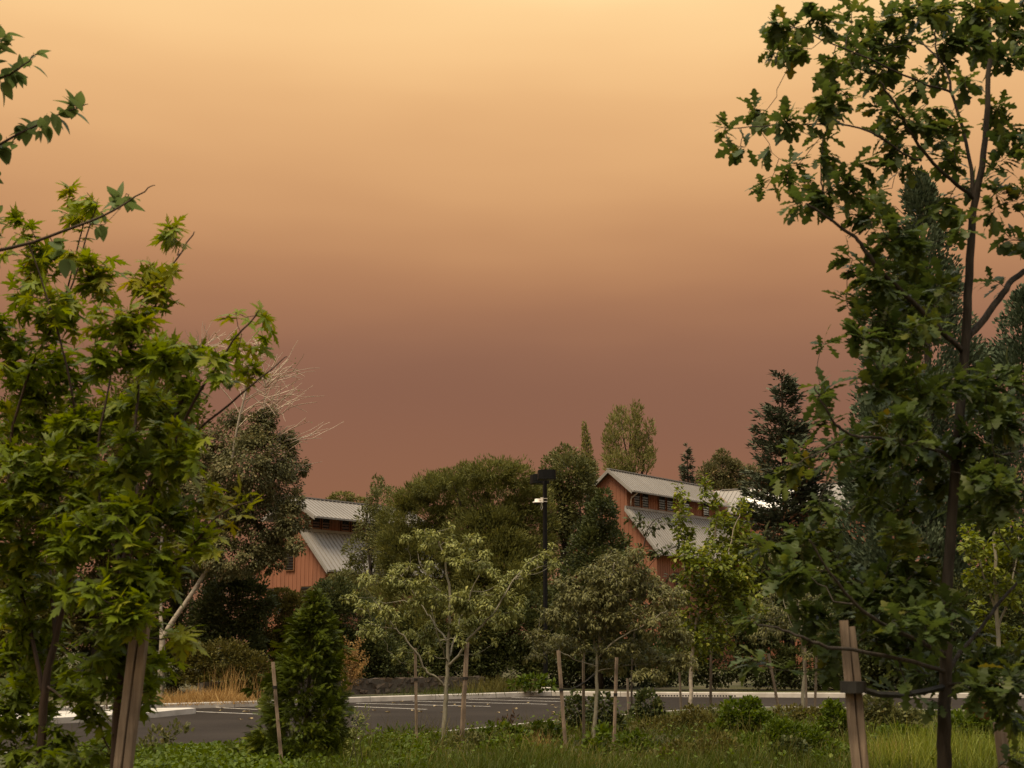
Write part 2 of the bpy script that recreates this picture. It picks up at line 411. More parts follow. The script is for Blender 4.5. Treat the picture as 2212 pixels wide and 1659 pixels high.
def bush(name, label, cat, D, blobs, mat, leaf_px, cover, tm=DIAM, group=None, stems=True, trunk=None, trunk_r=0.05, bark='bark', size_j=0.3, zmin=0.02,
         limbs=0, crown_name='crown', **kw):
    """a shrub or a middle / far tree: Empty at its foot > trunk (or stem), crown"""
    gx = trunk if trunk is not None else np.mean([b[0] for b in blobs])
    base = Q(gx, 1400, D); base[2] = gz(D) - 0.02
    t = thing(name, label, cat, base, group)
    p, a, n, v = clump_points(blobs, D, leaf_px, cover, **kw)
    k = p[:, 2] > gz(D) + zmin
    p, a, n, v = p[k], a[k], n[k], v[k]
    sz = leaf_px / F * D * rng.uniform(1 - size_j, 1 + size_j, len(p))
    foliage(crown_name, mat, t, tm, p, a, n, sz, v)
    mb = MB()
    bl = sorted(blobs, key=lambda b: -b[2] * b[3])
    cs = [Q(b[0], b[1], D + (b[4] if len(b) > 4 else 0)) for b in bl]
    if stems:
        top = max(c[2] for c in cs)
        if trunk is not None:
            hub = np.array([np.mean([c[0] for c in cs]) * .5 + base[0] * .5, D, base[2] + (top - base[2]) * 0.55])
            tp = np.array([np.mean([c[0] for c in cs]), D, top * 0.97])
            pts = np.vstack([curve_pts(base - np.array([0, 0, .1]), hub, 6, 0, .02), curve_pts(hub, tp, 5, 0, .03)[1:]])
            mb.tube(pts, np.linspace(trunk_r, trunk_r * .15, len(pts)), 7)
            for c in cs[:18]:
                f = np.clip((c[2] - base[2]) / (top - base[2]) * .7, .12, .8)
                st = pts[int(f * (len(pts) - 1))]
                mb.tube(curve_pts(st, c, 5, -.05, .04), np.linspace(trunk_r * .4, trunk_r * .07, 5), 5)
        else:
            for c in cs[:10]:
                mb.tube(curve_pts(base + np.array([rng.normal() * .1, rng.normal() * .1, -.05]), c, 5, .05, .05), np.linspace(trunk_r * .5, trunk_r * .12, 5), 4)
        ob('trunk' if trunk is not None else 'stem', mb.mesh('trunk', True), bark, t)
    return t

# ------------------------------------------------------------------ detailed trees: digitised limbs, twigs grown to leaf clusters
def smooth_path(p, k=3):
    p = np.asarray(p, float)
    for _ in range(k):
        q = [p[0]]
        for i in range(len(p) - 1):
            q.append(p[i] * .75 + p[i + 1] * .25); q.append(p[i] * .25 + p[i + 1] * .75)
        q.append(p[-1]); p = np.array(q)
        if len(p) > 60: break
    return p
def grow(limb_paths, limb_rad, targets, r_tip, gain, curve=0.12, lead=0.0):
    """each target joins the nearest node already grown; returns twig paths and the twig direction at every target"""
    nodes = np.vstack(limb_paths); nr = np.concatenate(limb_rad)
    nodes = list(nodes); nr = list(nr)
    tg = np.asarray(targets)
    A = np.vstack(limb_paths)
    d0 = np.array([np.min(np.sum((A - t) ** 2, 1)) for t in tg])
    tw = []; dirs = np.zeros_like(tg)
    arr = np.array(nodes)
    for i in np.argsort(d0):
        t = tg[i]
        dv = arr - t
        cost = np.sum(dv * dv, 1) * (1 + 0.8 * (dv[:, 2] > 0.0))      # prefer to start from below
        j = int(np.argmin(cost)); s = arr[j]; l = math.sqrt(np.sum((t - s) ** 2)) + 1e-6
        n = 4 if l < .25 else 6
        u = np.linspace(0, 1, n)[:, None]
        pth = s + (t - s) * u
        pth = pth + np.array([0, 0, -curve * l]) * np.sin(u * math.pi) + np.vstack([np.zeros(3), rng.normal(0, .035 * l, (n - 2, 3)), np.zeros(3)])
        rb = min(nr[j] * .75, r_tip + gain * l)
        rr = np.linspace(max(rb, r_tip), r_tip, n)
        tw.append((pth, rr)); dirs[i] = (pth[-1] - pth[-2]) / (np.linalg.norm(pth[-1] - pth[-2]) + 1e-9)
        arr = np.vstack([arr, pth[1:]]); nr.extend(rr[1:])
    return tw, dirs
def blob_targets(blobs, D, dsig, per_px, thick=1.0, jit=1.0):
    T = []; Y = []
    for b in blobs:
        cx, cy, rx, ry = b[:4]; yel = b[4] if len(b) > 4 else 0.0
        off = np.clip(rng.normal(0, dsig), -1.7 * dsig, 1.7 * dsig) if len(b) < 6 else b[5]
        n = max(1, int(round(math.pi * rx * ry / (per_px * per_px))))
        d = sph(n) * (rng.uniform(0, 1, n) ** (1 / 3.))[:, None]
        m = 0.5 * (rx + ry) / F / K * D * thick
        for q in d:
            T.append(Q(cx + q[0] * rx, cy + q[2] * ry, D + off + q[1] * m)); Y.append(yel)
    return np.array(T), np.array(Y)
def split_leaves(tree, tm, rest_tm, mat, pos, ax, no, sz, var, nobj, leaf_name='leaf', rest_name='crown', nvar=8):
    """the leaves that show largest become objects of their own, the rest one crown"""
    d = np.linalg.norm(pos - np.array([0, 0, CAMZ]), axis=1) / sz
    inview = (np.abs(pos[:, 0] / pos[:, 1] * F) < 530) & (pos[:, 2] < CAMZ + pos[:, 1] * 0.45)
    order = np.argsort(d + np.where(inview, 0, 1e6))
    sel = order[:nobj]; rest = order[nobj:]
    if len(rest):
        foliage(rest_name, mat, tree, rest_tm, pos[rest], ax[rest], no[rest], sz[rest], var[rest])
    vs = np.quantile(var[sel], (np.arange(nvar) + .5) / nvar)
    ms = []
    for q in vs:
        me = tri_mesh(leaf_name, tm[0], tm[1], np.full(len(tm[0]), np.clip(q, 0, 1)))
        me.materials.append(MATS[mat]); ms.append(me)
    a = nrmz(ax[sel]); x = nrmz(np.cross(a, no[sel])); z = np.cross(x, a)
    for j, i in enumerate(sel):
        o = bpy.data.objects.new(leaf_name, ms[int(np.argmin(np.abs(vs - var[i])))])
        COL.objects.link(o); o.parent = tree
        s = sz[i]; l = Vector(pos[i]) - tree.location
        M = Matrix(((x[j][0] * s, a[j][0] * s, z[j][0] * s, l.x), (x[j][1] * s, a[j][1] * s, z[j][1] * s, l.y), (x[j][2] * s, a[j][2] * s, z[j][2] * s, l.z), (0, 0, 0, 1)))
        o.matrix_local = M
def limb_tree(name, label, cat, D, limbs, blobs, tm, mat, leaf_len, per, per_px, dsig, bark, r_tip=0.003, gain=0.012, curve=.1, nobj=0, group=None,
              thick=1.0, radial=0.9, fwd=0.5, grav=0.25, normal_up=1.0, spread=0.03, back=0.10, twig_mat=None, base_var=0.4, var_sig=.16, tip_var=0.0, rest_tm=None):
    foot = None; paths = []; rads = []
    mbs = []
    for li, (pts, r0, r1) in enumerate(limbs):
        w = [Q(p[0], p[1], D + (p[2] if len(p) > 2 else 0)) for p in pts]
        if li == 0:
            foot = w[0].copy(); foot[2] = gz(foot[1]) - .06
            if w[0][2] > foot[2] + .05: w = [foot] + w
            foot = w[0].copy()
        s = smooth_path(w, 2)
        s[1:-1] += rng.normal(0, .004, (len(s) - 2, 3)) * (D / 10)
        paths.append(s); rads.append(np.linspace(r0, r1, len(s)))
    t = thing(name, label, cat, foot, group)
    for li, (s, r) in enumerate(zip(paths, rads)):
        mb = MB(); mb.tube(s, r, 9 if li == 0 else 7)
        ob('trunk' if li == 0 else 'branch', mb.mesh('trunk' if li == 0 else 'branch', True), bark, t)
    tg, yel = blob_targets(blobs, D, dsig, per_px, thick)
    tw, dr = grow(paths, rads, tg, r_tip, gain, curve)
    mb = MB()
    for p, r in tw: mb.tube(p, r, 4, False)
    stuff(ob('twigs', mb.mesh('twigs', True), twig_mat or bark, t))
    n = len(tg)
    i = np.repeat(np.arange(n), per)
    keep = rng.uniform(size=len(i)) < .93
    i = i[keep]
    u = dr[i]
    rad = sph(len(i)); rad = nrmz(rad - u * np.sum(rad * u, 1, keepdims=True))
    pos = tg[i] - u * (rng.uniform(0, back, len(i)))[:, None] + rad * (rng.uniform(0, spread, len(i)))[:, None]
    ax = radial * rad + fwd * u + np.array([0, 0, -grav]) + .2 * sph(len(i))
    no = nrmz(np.array([0, 0, normal_up]) + .45 * sph(len(i)) + .25 * rad)
    sz = leaf_len * rng.uniform(.65, 1.2, len(i))
    zz = (tg[:, 2] - tg[:, 2].min()) / (np.ptp(tg[:, 2]) + 1e-6)
    var = np.clip(base_var + rng.normal(0, var_sig, len(i)) + rng.normal(0, .08, n)[i] + yel[i] + tip_var * zz[i], 0, 1)
    if nobj: split_leaves(t, tm, rest_tm or tm, mat, pos, ax, no, sz, var, nobj)
    else: foliage('crown', mat, t, tm, pos, ax, no, sz, var)
    return t

# ================================================================== SETTING
# ------------------------------------------------------------------ ground, car park, kerbs
near_px = [(150, 750), (203, 748.6), (247, 748), (300, 744), (368, 737), (416, 732.7), (470, 728.4), (545, 720.6), (618, 714.8), (641, 712.5), (709, 707.6), (800, 706.2),
           (919, 709), (1010, 711)]
near = [G(x, y, 0.0)[:2] for x, y in near_px]
near = [np.array([-90., 22.]), np.array([-30., 27.])] + near + [np.array([30., 45.]), np.array([90., 40.])]
near = smooth_path(np.array(near), 2)
far_px = [(173, 709), (253, 706.6), (364.6, 702), (469.7, 698.6), (556, 695.6), (600, 696.4), (657, 696.9), (806, 697.6), (1010, 698)]
far = [G(x, y, -0.15)[:2] for x, y in far_px]
far = [np.array([-90., 10.]), np.array([-28., 37.])] + far + [np.array([40., 62.5]), np.array([90., 64.])]
far = np.array(far)
def line_y(pl, X): return np.interp(X, pl[:, 0], pl[:, 1])
XS = np.unique(np.concatenate([np.linspace(-90, -20, 12), np.linspace(-20, 25, 91), np.linspace(25, 90, 12)]))
KW = 0.16
def grid_mesh(name, XS, y0, y1, rows, zf):
    V = []; Fc = []
    for r in range(rows + 1):
        t = r / rows
        for i, X in enumerate(XS):
            y = y0[i] + (y1[i] - y0[i]) * t
            V.append((X, y, zf(X, y)))
    n = len(XS)
    for r in range(rows):
        for i in range(n - 1): Fc.append((r * n + i, r * n + i + 1, (r + 1) * n + i + 1, (r + 1) * n + i))
    return pyd(name, V, Fc, True)
def bump(x, y): return 0.03 * math.sin(x * 1.7 + y * .6) * math.sin(y * 1.1 - x * .4)
yn = line_y(near, XS); yf = line_y(far, XS)
o = struct(ob('ground', grid_mesh('ground', XS, np.full(len(XS), -40.), yn - KW, 50, lambda x, y: gz(y) - 0.012 + bump(x, y) * (1 if y > 3 else 0) * .5), 'earth'))
o = struct(ob('far_ground', grid_mesh('far_ground', XS, yf + KW, np.full(len(XS), 900.), 40, lambda x, y: -0.012), 'earth'))
V = [(x, y, -.15) for x, y in zip(XS, yn - .05)] + [(x, y, -.15) for x, y in zip(XS, yf + .05)]
n = len(XS)
car_park = struct(ob('car_park', pyd('car_park', V, [(i, i + 1, n + i + 1, n + i) for i in range(n - 1)]), 'asphalt'))
def kerb(name, pl, side, w=KW, h=0.0, base=-.3):
    """side=+1: kerb body lies at larger y than the line. Cross-section with a rounded top edge"""
    pl = np.asarray(pl, float)
    prof = [(0, base), (0, -.03), (.008, -.010), (.03, 0), (w, 0), (w, base)]
    if h: prof = [(a, b + h if b > base else b) for a, b in prof]
    V = []; Fc = []
    tn = nrmz(np.gradient(pl, axis=0)); nn = np.stack([-tn[:, 1], tn[:, 0]], 1) * side
    for p, q in zip(pl, nn):
        for a, z in prof: V.append((p[0] + q[0] * a, p[1] + q[1] * a, z))
    m = len(prof)
    for i in range(len(pl) - 1):
        for j in range(m - 1):
            f = (i * m + j, i * m + j + 1, (i + 1) * m + j + 1, (i + 1) * m + j)
            Fc.append(f if side < 0 else f[::-1])
    Fc.append(tuple(range(m))); Fc.append(tuple((len(pl) - 1) * m + j for j in range(m)))
    return struct(ob(name, pyd(name, V, Fc), 'kerb'))
def resample(pl, step):
    d = np.concatenate([[0], np.cumsum(np.linalg.norm(np.diff(pl, axis=0), axis=1))])
    s = np.arange(0, d[-1], step)
    return np.stack([np.interp(s, d, pl[:, 0]), np.interp(s, d, pl[:, 1])], 1)
kerb('kerb', resample(near, .8), -1)
farr = resample(far, .8)
far_kerb = kerb('kerb', farr, 1, w=.20, h=.045)
# kerb joints: thin dark gaps every 3 m on the far kerb are real slots between cast lengths
mb = MB()
for i in range(0, len(farr) - 1, 4):
    p = farr[i]; tn = farr[i + 1] - p; tn = tn / np.linalg.norm(tn); a = math.atan2(tn[1], tn[0])
    R = np.array([[math.cos(a), -math.sin(a), 0], [math.sin(a), math.cos(a), 0], [0, 0, 1]])
    mb.box((p[0] - tn[1] * .1, p[1] + tn[0] * .1, -.050), (.006, .1045, .0985), R)
stuff(ob('kerb_joint', mb.mesh('kerb_joint'), 'gutter_dark', far_kerb))
# kerbed peninsula at the left, its end showing past the maple
pen = [G(195.6, 713.5, -.15)[:2], G(137, 719.5, -.15)[:2], np.array([-15.5, 40.2]), np.array([-17.5, 44.]), np.array([-12.4, 49.6]), np.array([-10.6, 50.2])]
mb = MB(); mb.prism([(p[0], p[1], 0) for p in pen], np.array([0, 0, -.3]), np.array([0, 0, .02]))
struct(ob('kerb_island', mb.mesh('kerb_island'), 'kerb'))
# storm gutter along the far kerb (dark slotted grate seen in the photograph)
mb = MB()
g0, g1 = G(640, 697.2, -.15), G(735, 697.6, -.15)
for i in range(34):
    t = i / 33; c = g0 * (1 - t) + g1 * t
    mb.box((c[0], c[1] - .0015 - .006, -.085), (.035, .006, .030))
stuff(ob('gutter_slots', mb.mesh('gutter_slots'), 'gutter_dark', far_kerb))
# stall markings
def c4(cx, cy): return ((900 + cx / 1.4747) / 3.9375, (2400 + cy / 1.4747) / 3.9375)
def c6(cx, cy): return ((500 + cx / 2.212) / 3.9375, (2500 + cy / 2.212) / 3.9375)
ends = [(c4(700, 562), c4(1150, 580)), (c4(740, 545), c4(1520, 563)), (c4(1070, 533), c4(1850, 550)), (c4(1390, 522), c4(2060, 538)), (c4(1640, 511), c4(2240, 526)),
        (c6(770, 633), c6(1290, 656)), (c6(600, 668), c6(1290, 696))]
for a, b in ends:
    mb = MB()
    p, q = G(*a, -.15), G(*b, -.15)
    d = (q - p) / np.linalg.norm(q - p); nn = np.array([-d[1], d[0], 0]) * .06
    k = len(mb.V)
    for v in (p - nn, q - nn, q + nn, p + nn): mb.V.append(v + np.array([0, 0, .004]))
    mb.F.append((k, k + 1, k + 2, k + 3))
    ob('stall_line', mb.mesh('stall_line'), 'paint', car_park)

# ------------------------------------------------------------------ low stone wall behind the far kerb
def stone_wall(name, label, a, b, h, thick=.45):
    a = np.array(a); b = np.array(b); l = np.linalg.norm(b - a); d = (b - a) / l
    ang = math.atan2(d[1], d[0])
    t = thing(name, label, 'stone wall', (a[0], a[1], -.03))
    mb = MB(); R = np.array([[math.cos(ang), -math.sin(ang), 0], [math.sin(ang), math.cos(ang), 0], [0, 0, 1]])
    mid = (a + b) / 2
    mb.box((mid[0], mid[1], h / 2 - .06), (l / 2 - .03, thick / 2 - .05, h / 2 + .01), R)
    ob('core', mb.mesh('core'), 'mortar', t)
    ms = []
    for i in range(6):
        bm_v = []
        for k in range(8):
            q = np.array([(1 if k & 1 else -1), (1 if k & 2 else -1), (1 if k & 4 else -1)], float) * .5
            bm_v.append(q * rng.uniform(.66, 1.06, 3))
        V = np.array(bm_v)
        m2 = MB(); m2.V = list(V); m2.F = [(0, 2, 3, 1), (4, 5, 7, 6), (0, 1, 5, 4), (2, 6, 7, 3), (0, 4, 6, 2), (1, 3, 7, 5)]
        me = m2.mesh('stone'); me.materials.append(MATS['stone']); ms.append(me)
    rows = 3
    for r in range(rows):
        x = 0
        while x < l:
            w = rng.uniform(.20, .62)
            hh = h / rows
            o = bpy.data.objects.new('stone', ms[rng.integers(0, 6)]); COL.objects.link(o); o.parent = t
            c = a + d * min(x + w / 2, l - .1)
            o.location = Vector((c[0] + rng.normal() * .015, c[1] + rng.normal() * .015, hh * (r + .5))) - t.location
            o.rotation_euler = (rng.normal() * .05, rng.normal() * .10, ang + rng.normal() * .07); o.scale = (w * .99, thick * rng.uniform(.85, 1.1), hh * rng.uniform(.85, 1.25))
            x += w
    return t
p0, p1 = G(206, 700, 0)[:2], G(478, 690.5, 0)[:2]
stone_wall('stone_wall', 'low dark rubble stone wall behind the car park kerb', (p0[0] - .5, p0[1] + 1.2), (p1[0] + .2, p1[1] + .2), .62)

# ------------------------------------------------------------------ buildings
AA = math.atan((1539 - CX) / F)
RD = np.array([math.sin(AA), math.cos(AA), 0]); SD = np.array([math.cos(AA), -math.sin(AA), 0]); ZD = np.array([0, 0, 1.])
def solve(px, py, A):
    """offset w along SD from A (and height) of the point seen at a pixel, in the near gable plane"""
    d = ray(px, py); k = d[0]
    w = (k * A[1] - A[0]) / (SD[0] - k * SD[1])
    Y = A[1] + SD[1] * w
    return w, CAMZ + d[2] * Y
def building(name, label, D0, apex, ue, lt, le, far_end, wins_m, wins_g, wins_l, pipe=False, gable_open=()):
    A0 = P(*apex, D0); A = np.array([A0[0], A0[1], 0]); za = A0[2]
    wu, zu = solve(*ue, A); wm, zt = solve(*lt, A); wl, zl = solve(*le, A)
    k = ray(*far_end)[0]; Lu = (k * A[1] - A[0]) / (RD[0] - k * RD[1])
    t = thing(name, label, 'building', (A[0], A[1], -.02))
    W = lambda u, v, z: A + RD * u + SD * v + ZD * z
    ww = wl - .45; oh = .35
    zwl = zt - .12 - (ww - wm) * (zt - zl) / (wl - wm)
    zwu = za - .14 - wm * (za - zu) / wu
    prof = [(-ww, -.02), (ww, -.02), (ww, zwl), (wm, zt - .12), (wm, zwu), (0, za - .14), (-wm, zwu), (-wm, zt - .12), (-ww, zwl)]
    mb = MB(); mb.prism([W(oh, v, z) for v, z in prof], RD * 0, RD * (Lu - .05))
    ob('wall', mb.mesh('wall'), 'siding', t)
    # battens, one object each
    bmx = MB(); bmx.box((0, 0, .5), (.5, .5, .5)); bm = bmx.mesh('batten'); bm.materials.append(MATS['siding'])
    az = math.atan2(SD[1], SD[0])
    def batten(c, h, along_s):
        o = bpy.data.objects.new('batten', bm); COL.objects.link(o); o.parent = t
        o.location = Vector(c) - t.location; o.rotation_euler = (0, 0, az)
        o.scale = (.06, .05, h) if along_s else (.05, .06, h)
    def top_at(v):
        v = abs(v)
        return zwl + (ww - v) * (zt - .12 - zwl) / (ww - wm) if v > wm else (za - .14) - v * (za - .14 - zwu) / wm
    v = -ww + .1
    while v < ww:
        batten(W(oh, v, 0), top_at(v) - .03, True); v += .34
    u = oh + .2
    while u < Lu:
        batten(W(u, ww, 0), zwl - .02, False); batten(W(u, wm, zt - .1), zwu - zt + .06, False); u += .34
    # roofs: standing seam panels, one object each
    def roof(v0, z0, v1, z1, u0, u1, sgn, mat='roof_metal', w=.405):
        sl = math.hypot(v1 - v0, z1 - z0); nrm = np.array([(z0 - z1), 0, (v1 - v0)]) / sl     # in (v, u, z)
        m2 = MB()
        a = W(0, sgn * v0, z0) - A; b = W(0, sgn * v1, z1) - A
        nv = SD * (sgn * nrm[0]) + ZD * nrm[2]
        m2.prism([a, b, b + RD * (w - .004), a + RD * (w - .004)], -nv * .05, nv * 0)
        m2.prism([a, b, b + RD * .035, a + RD * .035], nv * 0.001, nv * .055)
        me = m2.mesh('roof_panel'); me.materials.append(MATS[mat])
        n = int((u1 - u0) / w)
        for i in range(n):
            o = bpy.data.objects.new('roof_panel', me); COL.objects.link(o); o.parent = t
            o.location = Vector(W(u0 + i * w, 0, 0)) - t.location
        # rake fascia, eave gutter
        m2 = MB(); m2.prism([a + RD * (u0 - .03), b + RD * (u0 - .03), b + RD * (u0 - .03) - ZD * .24, a + RD * (u0 - .03) - ZD * .24], RD * -.03, RD * .025)
        for q in range(len(m2.V)): m2.V[q] = m2.V[q] + A
        ob('fascia', m2.mesh('fascia'), 'trim', t)
        m2 = MB(); c = W((u0 + u1) / 2, sgn * (v1 + .07), z1 - .06)
        R = np.stack([RD, SD, ZD], 1)
        m2.box(c, ((u1 - u0) / 2, .06, .055), R)
        ob('gutter', m2.mesh('gutter'), 'trim', t)
    for sg in (1, -1):
        roof(0.0, za, wu, zu, 0, Lu, sg)
        roof(wm + .02, zt, wl, zl, 0, Lu, sg)
        m2 = MB(); m2.box(W(Lu / 2, sg * (wm + .05), zt + .06), (Lu / 2 - .02, .045, .09), np.stack([RD, SD, ZD], 1))
        ob('flashing', m2.mesh('flashing'), 'trim', t)
    m2 = MB(); m2.box(W(Lu / 2, 0, za + .045), (Lu / 2 + .03, .13, .035), np.stack([RD, SD, ZD], 1))
    ob('ridge_cap', m2.mesh('ridge_cap'), 'trim', t)
    # windows
    R = np.stack([RD, SD, ZD], 1)
    def window(u, v, z0, w, h, face, louvre=True):
        """face 's': in a side wall; 'g': in the near gable"""
        Rm = R if face == 's' else np.stack([SD, -RD, ZD], 1)
        c = W(u, v, z0 + h / 2)
        out = SD if face == 's' else -RD
        m3 = MB(); m3.box(c + out * .045, (w / 2, .04, h / 2), Rm)
        wo = ob('window', m3.mesh('window'), 'glass_dark', t)
        m3 = MB()
        for dx in (-1, 1): m3.box(c + out * .06 + Rm[:, 0] * dx * (w / 2 + .025), (.03, .05, h / 2 + .055), Rm)
        for dz in (-1, 1): m3.box(c + out * .06 + ZD * dz * (h / 2 + .028), (w / 2 - .006, .049, .027), Rm)
        f = ob('frame', m3.mesh('frame'), 'window_frame', wo); f.location = (0, 0, 0)
        if louvre:
            m3 = MB(); ns = max(5, int(h / .17))
            for i in range(ns):
                cz = z0 + (i + .5) * h / ns
                s_ = W(u, v, cz) + out * .10
                th = .6
                Rs = np.stack([Rm[:, 0], Rm[:, 1] * math.cos(th) - ZD * math.sin(th), ZD * math.cos(th) + Rm[:, 1] * math.sin(th)], 1)
                m3.box(s_, (w / 2 - .004, .05, .014), Rs)
            lo = ob('louvre', m3.mesh('louvre'), 'louvre', wo); lo.location = (0, 0, 0)
    def u_of(px, v):                                  # position along the side wall at offset v seen at a pixel column
        kk = (px - CX) / ray(px, 520)[1] if False else ray(px, 520)[0]
        B = A + SD * v
        return (kk * B[1] - B[0]) / (RD[0] - kk * RD[1])
    for (x0, x1) in wins_m:
        u0, u1 = u_of(x0, wm), u_of(x1, wm)
        window((u0 + u1) / 2, wm, zt + .22, u1 - u0, max(.5, min(zwu - zt - .30, 1.25)), 's')
    for (x0, x1, y0, y1) in wins_l:
        u0, u1 = u_of(x0, ww), u_of(x1, ww); dY = (A + SD * ww + RD * u0)[1]
        zA, zB = P(x0, y1, dY)[2], P(x0, y0, dY)[2]
        window((u0 + u1) / 2, ww, zA, u1 - u0, zB - zA, 's', True)
    for (x0, x1, y0, y1) in wins_g:
        w0, zA = solve(x0, y1, A + RD * oh); w1, zB = solve(x1, y0, A + RD * oh)
        window(oh, (w0 + w1) / 2, zA, abs(w1 - w0), zB - zA, 'g', True)
    if pipe:
        m3 = MB()
        m3.tube([W(.75, wu + .05, zu - .1), W(.72, wu - .05, zu - .22), W(.70, wm + .2, zu - .45), W(.70, wm + .13, zu - .7), W(.70, wm + .13, zt + .2)], .05, 7)
        ob('downpipe', m3.mesh('downpipe', True), 'pipe', t)
    return t, dict(A=A, za=za, wu=wu, zu=zu, wm=wm, zt=zt, wl=wl, zl=zl, L=Lu, W=W)
def d4(cx, cy): return ((2300 + cx / 2.766) / 3.9375, (1800 + cy / 2.766) / 3.9375)
def d3(cx, cy): return ((1000 + cx / 3.457) / 3.9375, (1920 + cy / 3.457) / 3.9375)
w4 = lambda a, b: (d4(a, 0)[0], d4(b, 0)[0])
w3 = lambda a, b: (d3(a, 0)[0], d3(b, 0)[0])
r4 = lambda a, b, c, d: (d4(a, 0)[0], d4(b, 0)[0], d4(0, c)[1], d4(0, d)[1])
r3 = lambda a, b, c, d: (d3(a, 0)[0], d3(b, 0)[0], d3(0, c)[1], d3(0, d)[1])
bR, iR = building('barn_building', 'orange board building with clerestory and grey seamed roofs, downpipe at its gable corner', 110.,
                  d4(262, 133), d4(520, 360), d4(440, 550), d4(825, 1050), d4(1380, 340),
                  [w4(535, 597), w4(625, 690), w4(808, 872), w4(895, 960), w4(1075, 1138), w4(1290, 1350)], [],
                  [r4(968, 1032, 1255, 1475), r4(1180, 1245, 1260, 1480), r4(1480, 1575, 1360, 1490)], pipe=True)
bL, iL = building('barn_building', 'red-orange board building with louvred gable windows half hidden by the birch', 96.,
                  d3(470, 118), d3(830, 385), d3(640, 580), d3(1000, 1120), d3(2150, 325),
                  [w3(785, 880), w3(920, 1012), w3(1185, 1280), w3(1315, 1410), w3(1620, 1710), w3(1750, 1840)],
                  [r3(445, 560, 440, 565), r3(445, 557, 780, 1125), r3(190, 350, 1370, 1560), r3(650, 800, 1345, 1700)], [])
# the wing that crosses behind the right building, a roof glint painted white on some panels
def wing(info):
    A = info['A'] + RD * info['L']; za = info['za']
    t = thing('wing_building', 'cross wing with grey roof panels, some painted white as a glint, behind the spruce', 'building', (A[0], A[1], -.02))
    hw, drop, Lw = 2.6, 2.2, 15.0
    W = lambda s, r, z: A + SD * s + RD * (r + hw) + ZD * z
    mb = MB(); mb.prism([W(-1.5, v, z) for v, z in ((-hw + .4, -.02), (hw - .4, -.02), (hw - .4, za - drop + .15), (0, za - .16), (-hw + .4, za - drop + .15))], SD * 0, SD * (Lw + 1.2))
    ob('wall', mb.mesh('wall'), 'siding', t)
    for sg in (-1, 1):
        for mat in ('roof_metal', 'roof_glint'):
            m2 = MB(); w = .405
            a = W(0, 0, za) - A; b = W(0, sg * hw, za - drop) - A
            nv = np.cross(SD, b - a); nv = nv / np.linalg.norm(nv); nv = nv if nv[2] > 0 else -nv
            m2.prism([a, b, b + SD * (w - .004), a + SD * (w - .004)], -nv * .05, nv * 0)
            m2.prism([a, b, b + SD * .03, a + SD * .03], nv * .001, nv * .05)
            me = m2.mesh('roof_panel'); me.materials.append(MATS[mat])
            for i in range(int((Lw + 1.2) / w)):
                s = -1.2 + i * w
                white = sg < 0 and 2.2 < s < 6.2  # stretch of grey roof where the glint is painted white
                if white != (mat == 'roof_glint'): continue
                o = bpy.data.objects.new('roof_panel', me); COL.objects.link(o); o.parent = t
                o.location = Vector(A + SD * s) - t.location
    m2 = MB(); m2.box(W(Lw / 2, 0, za + .045), (Lw / 2 + .3, .13, .035), np.stack([SD, RD, ZD], 1)); ob('ridge_cap', m2.mesh('ridge_cap'), 'trim', t)
    m2 = MB(); m2.box(W(Lw / 2, -hw - .06, za - drop - .06), (Lw / 2 + .2, .06, .055), np.stack([SD, RD, ZD], 1)); ob('gutter', m2.mesh('gutter'), 'trim', t)
wing(iR)

